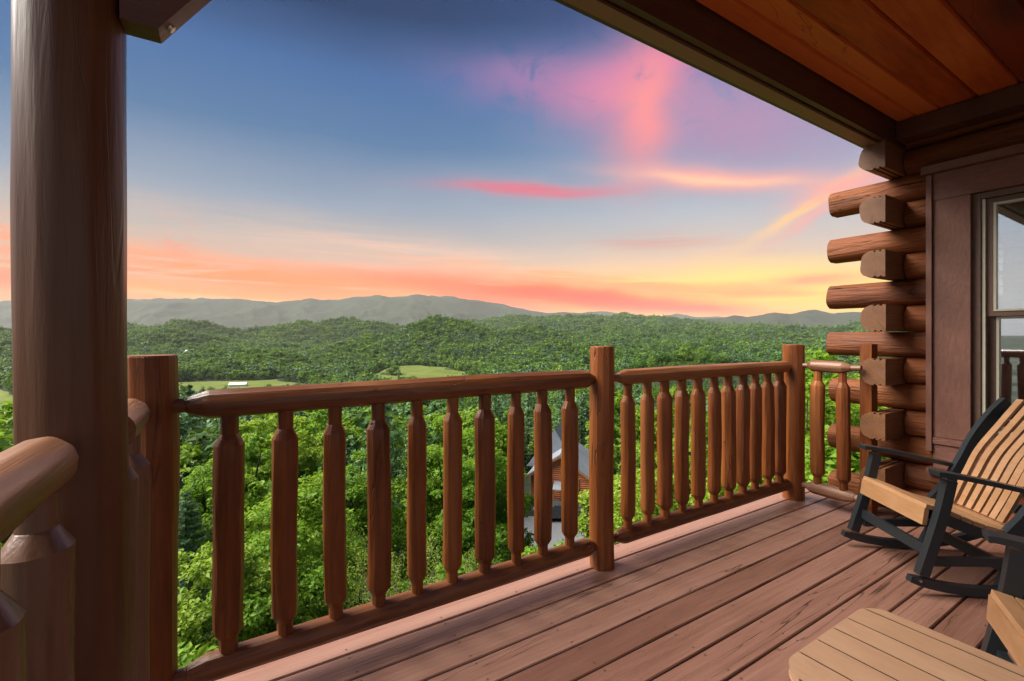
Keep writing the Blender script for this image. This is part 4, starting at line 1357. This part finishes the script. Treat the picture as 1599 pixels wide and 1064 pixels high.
# tall column carrying the porch roof, and its knee brace
column = tag(link('porch_column', hewn('porch_column', M['column'], prof_rings([(0, .0925), (2.655, .0895)], 0.10), 31, 2, 64, 24, 0.012, 0.004, 0.003, 30),
             None, (-0.279, 1.36, 0.002)), 'tall thick round log column standing at the deck corner', 'column')
brace = empty('knee_brace', (-0.19, 1.33, 1.99))
tag(brace, 'dark wooden knee brace with a bolt at the head of the round column', 'brace')
bm = bmesh.new()
bp = [(-0.005, 0.0), (0.062, 0.0), (0.53, 0.665), (0.10, 0.665), (-0.005, 0.50)]
prism(bm, bp, 1, -0.03, 0.035)
link('brace_timber', mesh_from(bm, 'brace_timber', M['beam'], 30, 0.003), brace)
bm = bmesh.new()
bmesh.ops.create_cone(bm, cap_ends=True, segments=12, radius1=0.011, radius2=0.008, depth=0.010)
link('bolt_head', mesh_from(bm, 'bolt_head', M['steel'], 30), brace, (0.083, 0.004, 0.026), (0, R(125), 0))

# ------------------------------------------------------------------ our log cabin: corner, wall, window, porch roof
cabin = empty('log_cabin', (4.2, 1.35, 0))
tag(cabin, 'brown log cabin with stacked log ends, window and porch roof over the deck', 'cabin')
OX, OY = 4.2, 1.35
def cl(x, y, z=0.0):
    return (x - OX, y - OY, z)
PH = 0.191
def log_poly(depth, bulge, kerf=True):
    """half-round wall log section: a = depth direction (0 = round front), b = height"""
    hh = PH / 2 - 0.0015
    pts = []
    n = 10
    for i in range(n + 1):
        t = -1 + 2 * i / n
        a = bulge * (1 - math.sqrt(max(0, 1 - (abs(t) ** 2.4) * 0.93))) / (1 - math.sqrt(0.07))
        pts.append((a, t * hh))
    k = 0.009
    top = [(depth, hh)]
    bot = [(depth, -hh)]
    if kerf:
        for f in (0.82, 0.60):
            a = depth * f
            bot += [(a + 0.007, -hh), (a + 0.006, -hh + k), (a - 0.006, -hh + k), (a - 0.007, -hh)]
        for f in (0.82, 0.60):
            a = depth * f
            top = [(a - 0.007, hh), (a - 0.006, hh - k), (a + 0.006, hh - k), (a + 0.007, hh)] + top
    return pts + top + bot
def wall_log(name, mat, along, t0, t1, z, seed, bulge=0.062, depth=0.155, kerf=True):
    """along = 1: log lies in the window wall, round face to the deck; along = 0: log of the valley wall, round face outward"""
    rg = random.Random(seed)
    poly = log_poly(depth, bulge, kerf)
    bm = bmesh.new()
    n = max(2, int((t1 - t0) / 0.12))
    ph = [rg.uniform(0, 6.28) for _ in range(5)]
    rows = []
    for i in range(n + 1):
        t = t0 + (t1 - t0) * i / n
        row = []
        for a, b in poly:
            w_ = 0.006 * math.sin(3.1 * t + ph[0] + b * 20) + 0.004 * math.sin(9 * t + ph[1] + b * 35)
            w_ *= max(0.0, 1 - a / 0.07)
            if along == 1:
                row.append(bm.verts.new((a + w_, t, b)))
            else:
                row.append(bm.verts.new((t, depth - a - w_, b)))
        rows.append(row)
    m2 = len(poly)
    for a, b in zip(rows, rows[1:]):
        for k in range(m2):
            bm.faces.new((a[k], a[(k + 1) % m2], b[(k + 1) % m2], b[k]))
    for f_ in (bm.faces.new(rows[0]), bm.faces.new(list(reversed(rows[-1])))):
        f_.material_index = 1
    me = mesh_from(bm, name, [mat, M['end_grain']], 28)
    return link(name, me, cabin, cl(4.2, 0, z) if along == 1 else cl(0, 1.351, z))
rgl = random.Random(4)
for k in range(-7, 8):
    z = 1.423 + PH * k
    far = 1.345 if k % 2 == 0 else 1.85 + rgl.uniform(-.012, .012)
    if k == 7: far = 1.345
    win = -4 <= k <= 4
    if win:
        wall_log('wall_log', M['log_y'], 1, 0.99, far, z, 200 + k)
        wall_log('wall_log', M['log_y'], 1, -2.6, -0.02, z, 230 + k)
    else:
        wall_log('wall_log', M['log_y'], 1, -2.6, far, z, 200 + k)
    if k < 7:
        x0 = 3.90 + rgl.uniform(-.008, .008) if k % 2 == 0 else 4.362
        if 2 <= k <= 4:
            wall_log('corner_log', M['log_x'], 0, x0, 6.25, z, 260 + k)
            wall_log('corner_log', M['log_x'], 0, 7.05, 9.0, z, 290 + k)
        else:
            wall_log('corner_log', M['log_x'], 0, x0, 9.0, z, 260 + k)
# upright that takes the short railing
link('corner_upright', box_mesh('corner_upright', M['rail'], -0.05, 0.05, -0.036, 0.036, 0.0, 1.235, 0.004), cabin, cl(3.975, 1.478, 0.002))

# window trim boards
def tb(name, mat, x0, x1, y0, y1, z0, z1, bev=0.004):
    cx_, cy_, cz_ = (x0 + x1) / 2, (y0 + y1) / 2, (z0 + z1) / 2
    return link(name, box_mesh(name, mat, x0 - cx_, x1 - cx_, y0 - cy_, y1 - cy_, z0 - cz_, z1 - cz_, bev), cabin, cl(cx_, cy_, cz_))
tb('trim_edge', M['trim'], 4.148, 4.262, 1.176, 1.206, 0.50, 2.41)
tb('trim_board', M['trim'], 4.170, 4.245, 0.985, 1.173, 0.60, 2.232)
tb('trim_head', M['trim_y'], 4.167, 4.245, -0.25, 1.173, 2.235, 2.415)
tb('drip_cap', M['trim_y'], 4.118, 4.24, -0.27, 1.225, 2.418, 2.470)
tb('trim_sill', M['trim_y'], 4.158, 4.25, -0.25, 1.173, 0.553, 0.597)
tb('trim_apron', M['trim_y'], 4.172, 4.25, -0.25, 1.173, 0.385, 0.550)
tb('trim_edge', M['trim_y'], 4.150, 4.262, -0.25, 1.206, 0.345, 0.382)
tb('trim_board', M['trim'], 4.170, 4.245, -0.23, -0.045, 0.60, 2.232)
tb('ceiling_trim', M['beam'], 4.06, 4.205, -2.6, 1.345, 2.69, 2.815)
tb('window_jamb', M['sash_brown'], 4.205, 4.36, 0.945, 0.983, 0.60, 2.232)
tb('window_jamb', M['sash_brown'], 4.205, 4.36, -0.04, -0.01, 0.60, 2.232)
tb('window_jamb', M['sash_brown'], 4.205, 4.36, -0.008, 0.943, 2.195, 2.232)
tb('window_jamb', M['sash_brown'], 4.205, 4.36, -0.008, 0.943, 0.60, 0.63)
window = link('window', box_mesh('window', M['sash'], -0.008, 0.012, -0.008, 0.008, -0.78, 0.78, 0.002), cabin, cl(4.225, 0.933, 1.412))
def sash(x, y0, y1, z0, z1, wd, mat, nm='sash'):
    bm = bmesh.new()
    bbox(bm, -0.014, 0.014, y0, y0 + wd, z0, z1)
    bbox(bm, -0.014, 0.014, y1 - wd, y1, z0, z1)
    bbox(bm, -0.0135, 0.0135, y0 + wd, y1 - wd, z0, z0 + wd)
    bbox(bm, -0.0135, 0.0135, y0 + wd, y1 - wd, z1 - wd, z1)
    o = link(nm, mesh_from(bm, nm, mat), window)
    o.location = (x - 4.225, -0.933, -1.412)
    return o
sash(4.250, -0.004, 0.922, 1.425, 2.192, 0.030, M['sash_brown'])
sash(4.244, 0.026, 0.890, 1.457, 2.160, 0.012, M['sash'], 'glazing_bead')
sash(4.285, -0.004, 0.915, 0.632, 1.452, 0.030, M['sash_brown'])
sash(4.279, 0.026, 0.884, 0.664, 1.420, 0.012, M['sash'], 'glazing_bead')
for (x, z0, z1) in ((4.256, 1.458, 2.160), (4.291, 0.664, 1.421)):
    o = link('pane', box_mesh('pane', M['glass'], -0.002, 0.002, 0.027, 0.889, z0, z1), window)
    o.location = (x - 4.225, -0.933, -1.412)

# room behind the window, and the blind hanging in it
bm = bmesh.new()
bbox(bm, 4.36, 9.0, -2.6, 1.345, -0.05, 0.0)
bbox(bm, 4.36, 9.0, -2.6, 1.345, 2.80, 2.815)
bbox(bm, 8.95, 9.0, -2.6, 1.345, 0.0, 2.80)
link('interior_shell', mesh_from(bm, 'interior_shell', M['interior']), cabin, cl(0, 0, 0))
bm = bmesh.new()
for z0, z1 in ((1.695, 1.715), (1.955, 1.985), (2.245, 2.265)):
    bbox(bm, 6.25, 7.05, 1.40, 1.44, z0, z1)
for x in (6.255, 6.63, 7.01):
    bbox(bm, x, x + 0.03, 1.405, 1.435, 1.715, 2.245)
link('valley_window_frame', mesh_from(bm, 'valley_window_frame', M['sash']), cabin, cl(0, 0, 0))
blind = tag(empty('window_blind', (4.325, 0.47, 2.17)), 'open slatted blind hanging behind the window glass', 'blind')
link('head_rail', box_mesh('head_rail', M['blind'], -0.02, 0.02, -0.43, 0.43, -0.03, 0.02), blind)
bm = bmesh.new()
prism(bm, [(-0.012, -0.0022), (0.0, 0.0012), (0.012, -0.0022), (0.012, -0.0034), (0.0, 0.0), (-0.012, -0.0034)], 1, -0.425, 0.425)
slat_me = mesh_from(bm, 'slat', M['blind'])
for i in range(29):
    link('slat', slat_me, blind, (0, 0, -0.05 - i * 0.0495), (0, R(6), 0))
for y in (-0.30, 0.0, 0.30):
    link('cord', box_mesh('cord', M['blind'], -0.0012, 0.0012, y - 0.0012, y + 0.0012, -1.48, -0.03), blind)
curtain = bpy.data.meshes.new('curtain')
cvs, cfs = [], []
for i in range(30):
    y = -0.02 + 0.34 * i / 29
    x = 4.42 + 0.025 * math.sin(i * 1.3)
    cvs += [(x, y, 0.35), (x, y, 2.25)]
    if i: cfs.append((2 * i - 2, 2 * i, 2 * i + 1, 2 * i - 1))
curtain.from_pydata([(a - 4.42, b - 0.15, c_ - 0.35) for a, b, c_ in cvs], [], cfs)
finish(curtain, M['cloth'], 60)
tag(link('curtain', curtain, None, (4.42, 0.15, 0.35)), 'dusty pink curtain inside the window behind the blind', 'curtain')

# porch roof: ceiling boards, header log, gutter
roof = link('porch_roof', box_mesh('porch_roof', M['gutter'], -5.0, 5.0, -2.25, 2.12, 0.0, 0.10), cabin, cl(4.4, -0.55, 2.845))
seams = [1.348, 1.241, 1.114, 0.930, 0.745]
while seams[-1] > -2.5:
    seams.append(seams[-1] - 0.186)
for i, (a, b) in enumerate(zip(seams, seams[1:])):
    wd = a - b
    bm = bmesh.new()
    prism(bm, [(-wd / 2 + 0.001, 0.02), (-wd / 2 + 0.002, 0.013), (-wd / 2 + 0.010, 0.0), (wd / 2 - 0.010, 0.0), (wd / 2 - 0.002, 0.013), (wd / 2 - 0.001, 0.02)], 0, -2.45, 2.45)
    o = link('ceiling_plank', mesh_from(bm, 'ceiling_plank', M['ceiling'], 20), roof)
    o.location = (1.75 - 4.4, (a + b) / 2 + 0.55, 2.822 - 2.845)
hb = bmesh.new()
prism(hb, [(y, z) for y, z in ((0.0, 0.0), (0.028, 0.0), (0.030, 0.010), (0.042, 0.010), (0.044, 0.0), (0.128, 0.0), (0.152, 0.045), (0.152, 0.13), (0.135, 0.18), (0.0, 0.18))], 0, -0.65, 4.30)
link('header_beam', mesh_from(hb, 'header_beam', M['beam'], 25), cabin, cl(0, 1.351, 2.660))
link('header_soffit', box_mesh('header_soffit', M['soffit'], -0.65, 3.93, 0.052, 0.124, -0.006, -0.0005, 0.001), cabin, cl(0, 1.351, 2.660))
gb = bmesh.new()
prism(gb, [(0.0, 0.02), (0.0, 0.13), (0.09, 0.13), (0.085, 0.06), (0.05, 0.02)], 0, -0.65, 4.35)
link('gutter', mesh_from(gb, 'gutter', M['gutter'], 25), cabin, cl(0, 1.506, 2.690))

# ------------------------------------------------------------------ rocking chairs and table
def chair_rig(pitch):
    """returns a map from upright chair space (u side, v forward, z up) to a tipped-back chair"""
    cp, sp = math.cos(pitch), math.sin(pitch)
    def T(u, v, z):
        return Vector((u * 0.957, v * cp - z * sp, z * cp + v * sp)) * 0.95
    return T
def strip(bm, T, pts, u0, u1, thick, up=None):
    """curved board in the v-z plane between u0 and u1; pts are (v, z) of its centre line"""
    n = len(pts)
    rows = []
    for i, (v, z) in enumerate(pts):
        a, b = pts[max(i - 1, 0)], pts[min(i + 1, n - 1)]
        d = Vector((b[0] - a[0], b[1] - a[1])).normalized()
        nn = Vector((-d.y, d.x)) * (thick[i] if isinstance(thick, (list, tuple)) else thick) / 2
        rows.append([bm.verts.new(T(u, v + s_ * nn.x, z + s_ * nn.y)) for u, s_ in ((u0, -1), (u1, -1), (u1, 1), (u0, 1))])
    for a, b in zip(rows, rows[1:]):
        for k in range(4):
            bm.faces.new((a[k], a[(k + 1) % 4], b[(k + 1) % 4], b[k]))
    bm.faces.new(rows[0])
    bm.faces.new(list(reversed(rows[-1])))
def spline(pts, n):
    """smooth polyline through pts"""
    P_ = [Vector(p) for p in pts]
    P_ = [P_[0] * 2 - P_[1]] + P_ + [P_[-1] * 2 - P_[-2]]
    out = []
    for i in range(1, len(P_) - 2):
        for k in range(n):
            t = k / n
            p0, p1, p2, p3 = P_[i - 1:i + 3]
            out.append(tuple(0.5 * ((2 * p1) + (-p0 + p2) * t + (2 * p0 - 5 * p1 + 4 * p2 - p3) * t * t + (-p0 + 3 * p1 - 3 * p2 + p3) * t ** 3)))
    out.append(tuple(P_[-2]))
    return out
def rocking_chair(x, y, facing, pitch, label):
    root = empty('rocking_chair', (x, y, 0.002), facing - math.pi / 2)
    # local axes: +y is forward, +x is the sitter's right
    tag(root, label, 'rocking chair', 'rocking chairs on the deck')
    T = chair_rig(pitch)
    BLK, TAN = M['poly_black'], M['poly_tan']
    def part(name, fn, mat, parent=root, bev=0.004, sm=30):
        bm = bmesh.new()
        fn(bm)
        return link(name, mesh_from(bm, name, mat, sm, bev, 2), parent)
    I = lambda u, v, z: Vector((u * 0.957 * 0.95, v * 0.95, z * 0.95))
    rad = 1.25
    arc = [(v, rad - math.sqrt(rad * rad - v * v) + 0.030) for v in np.linspace(-0.55, 0.36, 22)]
    for s_ in (-1, 1):
        rk = part('rocker', lambda bm: strip(bm, I, arc, s_ * 0.292 - 0.019, s_ * 0.292 + 0.019, [0.046] * 20 + [0.042, 0.032]), BLK, bev=0.006)
        for (bv, bz) in ((0.318, 0.078), (-0.30, 0.075)):
            bm = bmesh.new()
            bmesh.ops.create_cone(bm, cap_ends=True, segments=10, radius1=0.007, radius2=0.006, depth=0.006)
            o = link('bolt', mesh_from(bm, 'bolt', M['steel'], 30), rk, I(s_ * 0.292 + 0.0225 * s_, bv, bz), (0, R(90), 0))
        fl = spline([(0.31, 0.055), (0.285, 0.22), (0.262, 0.40), (0.25, 0.575)], 5)
        part('front_leg', lambda bm: strip(bm, T, fl, s_ * 0.292 - 0.022, s_ * 0.292 + 0.022, 0.052), BLK)
        bl = spline([(-0.10, 0.040), (-0.15, 0.20), (-0.19, 0.34)], 4)
        part('back_leg', lambda bm: strip(bm, T, bl, s_ * 0.268 - 0.019, s_ * 0.268 + 0.019, 0.06), BLK)
        up = spline([(-0.10, 0.33), (-0.175, 0.45), (-0.235, 0.60), (-0.295, 0.78), (-0.37, 0.93), (-0.44, 1.03)], 6)
        part('back_upright', lambda bm: strip(bm, T, up, s_ * 0.262 - 0.019, s_ * 0.262 + 0.019, 0.068), BLK, bev=0.006)
        am = spline([(0.335, 0.600), (0.30, 0.604), (0.10, 0.598), (-0.10, 0.586), (-0.24, 0.578)], 5)
        part('armrest', lambda bm: strip(bm, T, am, s_ * 0.300 - 0.038, s_ * 0.300 + 0.038, 0.024), BLK, bev=0.009)
        part('seat_rail', lambda bm: strip(bm, T, [(0.27, 0.372), (0.06, 0.325), (-0.16, 0.318)], s_ * 0.235 - 0.017, s_ * 0.235 + 0.017, 0.062), BLK)
    # low stretchers
    part('stretcher', lambda bm: strip(bm, T, [(0.275, 0.150), (0.275, 0.205)], -0.27, 0.27, 0.026), BLK)
    part('stretcher', lambda bm: strip(bm, T, [(-0.13, 0.125), (-0.13, 0.185)], -0.25, 0.25, 0.026), BLK)
    for s_ in (-1, 1):
        part('side_stretcher', lambda bm: strip(bm, T, [(0.27, 0.125), (-0.13, 0.20)], s_ * 0.268 - 0.012, s_ * 0.268 + 0.012, 0.045), BLK)
    # seat: front board and slats across
    part('front_board', lambda bm: strip(bm, T, [(0.312, 0.310), (0.312, 0.402)], -0.262, 0.262, 0.024), TAN)
    prof = spline([(0.322, 0.412), (0.20, 0.396), (0.05, 0.360), (-0.08, 0.345), (-0.17, 0.352)], 12)
    L_ = [0.0]
    for a, b in zip(prof, prof[1:]):
        L_.append(L_[-1] + math.dist(a, b))
    def on(s_):
        s_ = min(max(s_, 0), L_[-1])
        i = max(j for j in range(len(L_)) if L_[j] <= s_ + 1e-9)
        i = min(i, len(L_) - 2)
        f = (s_ - L_[i]) / (L_[i + 1] - L_[i])
        return tuple(np.array(prof[i]) * (1 - f) + np.array(prof[i + 1]) * f)
    ns = 8
    st = L_[-1] / ns
    for i in range(ns):
        a, b = on(i * st + 0.0035), on((i + 1) * st - 0.0035)
        wd = 0.262 if i < 7 else 0.235
        part('seat_slat', lambda bm: strip(bm, T, [a, b], -wd, wd, 0.022), TAN, bev=0.003)
    # back: fanned curved slats held by two dark bars
    bs = spline([(-0.155, 0.375), (-0.185, 0.46), (-0.225, 0.58), (-0.275, 0.72), (-0.365, 0.88), (-0.485, 1.09)], 6)
    nb = 7
    for i in range(nb):
        f = (i - (nb - 1) / 2) / ((nb - 1) / 2)
        bm = bmesh.new()
        rows = []
        for j, (v, z) in enumerate(bs):
            q = j / (len(bs) - 1)
            uc = f * (0.160 + 0.004 * q + 0.008 * math.sin(math.pi * q))
            hw = 0.0185 + 0.003 * q
            curve = 0.030 * f * f * (0.4 + 0.6 * q)
            trim_ = 0.0
            if j == len(bs) - 1:
                trim_ = 0.035 * f * f
            rows.append([bm.verts.new(T(u, v + curve + o_, z - trim_)) for u, o_ in ((uc - hw, -0.009), (uc + hw, -0.009), (uc + hw, 0.009), (uc - hw, 0.009))])
        for a, b in zip(rows, rows[1:]):
            for k in range(4):
                bm.faces.new((a[k], a[(k + 1) % 4], b[(k + 1) % 4], b[k]))
        bm.faces.new(rows[0])
        bm.faces.new(list(reversed(rows[-1])))
        link('back_slat', mesh_from(bm, 'back_slat', TAN, 30, 0.003), root)
    part('back_bar', lambda bm: strip(bm, T, [(-0.412, 0.93), (-0.440, 0.975)], -0.25, 0.25, 0.022), BLK)
    part('back_bar', lambda bm: strip(bm, T, [(-0.215, 0.43), (-0.235, 0.48)], -0.25, 0.25, 0.022), BLK)
    return root
rocking_chair(3.354, 0.921, R(142.9), 0.15, 'tan and black slatted rocking chair standing whole in view by the window')
rocking_chair(2.166, 0.125, R(116.6), 0.06, 'second rocking chair cut off by the picture edge beside the tan table')

table = empty('side_table', (1.465, 0.31, 0.0))
tag(table, 'low tan slatted side table with rounded corners in front of the rocking chairs', 'table')
TX0, TX1, TY0, TY1 = 1.205, 1.735, -0.03, 0.645
tcx, tcy = 1.465, 0.31
xs_ = [1.735, 1.689, 1.590, 1.502, 1.406, 1.310, 1.205]
rc = 0.075
for a, b in zip(xs_, xs_[1:]):
    x1, x0 = a - 0.0045, b + 0.0045
    def yend(x):
        dx = max(0.0, (TX0 + rc) - x, x - (TX1 - rc))
        return rc - math.sqrt(max(0.0, rc * rc - min(dx, rc) ** 2))
    n = 8
    xs2 = [x0 + (x1 - x0) * i / n for i in range(n + 1)]
    poly = [(x - tcx, TY0 + yend(x) - tcy) for x in xs2] + [(x - tcx, TY1 - yend(x) - tcy) for x in reversed(xs2)]
    bm = bmesh.new()
    prism(bm, poly, 2, -0.026, 0.0)
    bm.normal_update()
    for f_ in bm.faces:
        if abs(f_.normal.x) > 0.98: f_.material_index = 1  # side faces coloured dark so the gaps read as shadow lines
    link('top_slat', mesh_from(bm, 'top_slat', [M['poly_table'], M['gap_shade']], 30, 0.002), table, (0, 0, 0.45))
for y in (-0.22, 0.22):
    link('cross_bar', box_mesh('cross_bar', M['poly_black'], -0.22, 0.22, -0.025, 0.025, -0.05, 0.0, 0.004), table, (0.005, y, 0.423))
for sx in (-1, 1):
    for sy in (-1, 1):
        link('leg', box_mesh('leg', M['poly_black'], -0.022, 0.022, -0.035, 0.035, 0.002, 0.371, 0.004), table, (0.005 + sx * 0.18, sy * 0.22, 0.0))
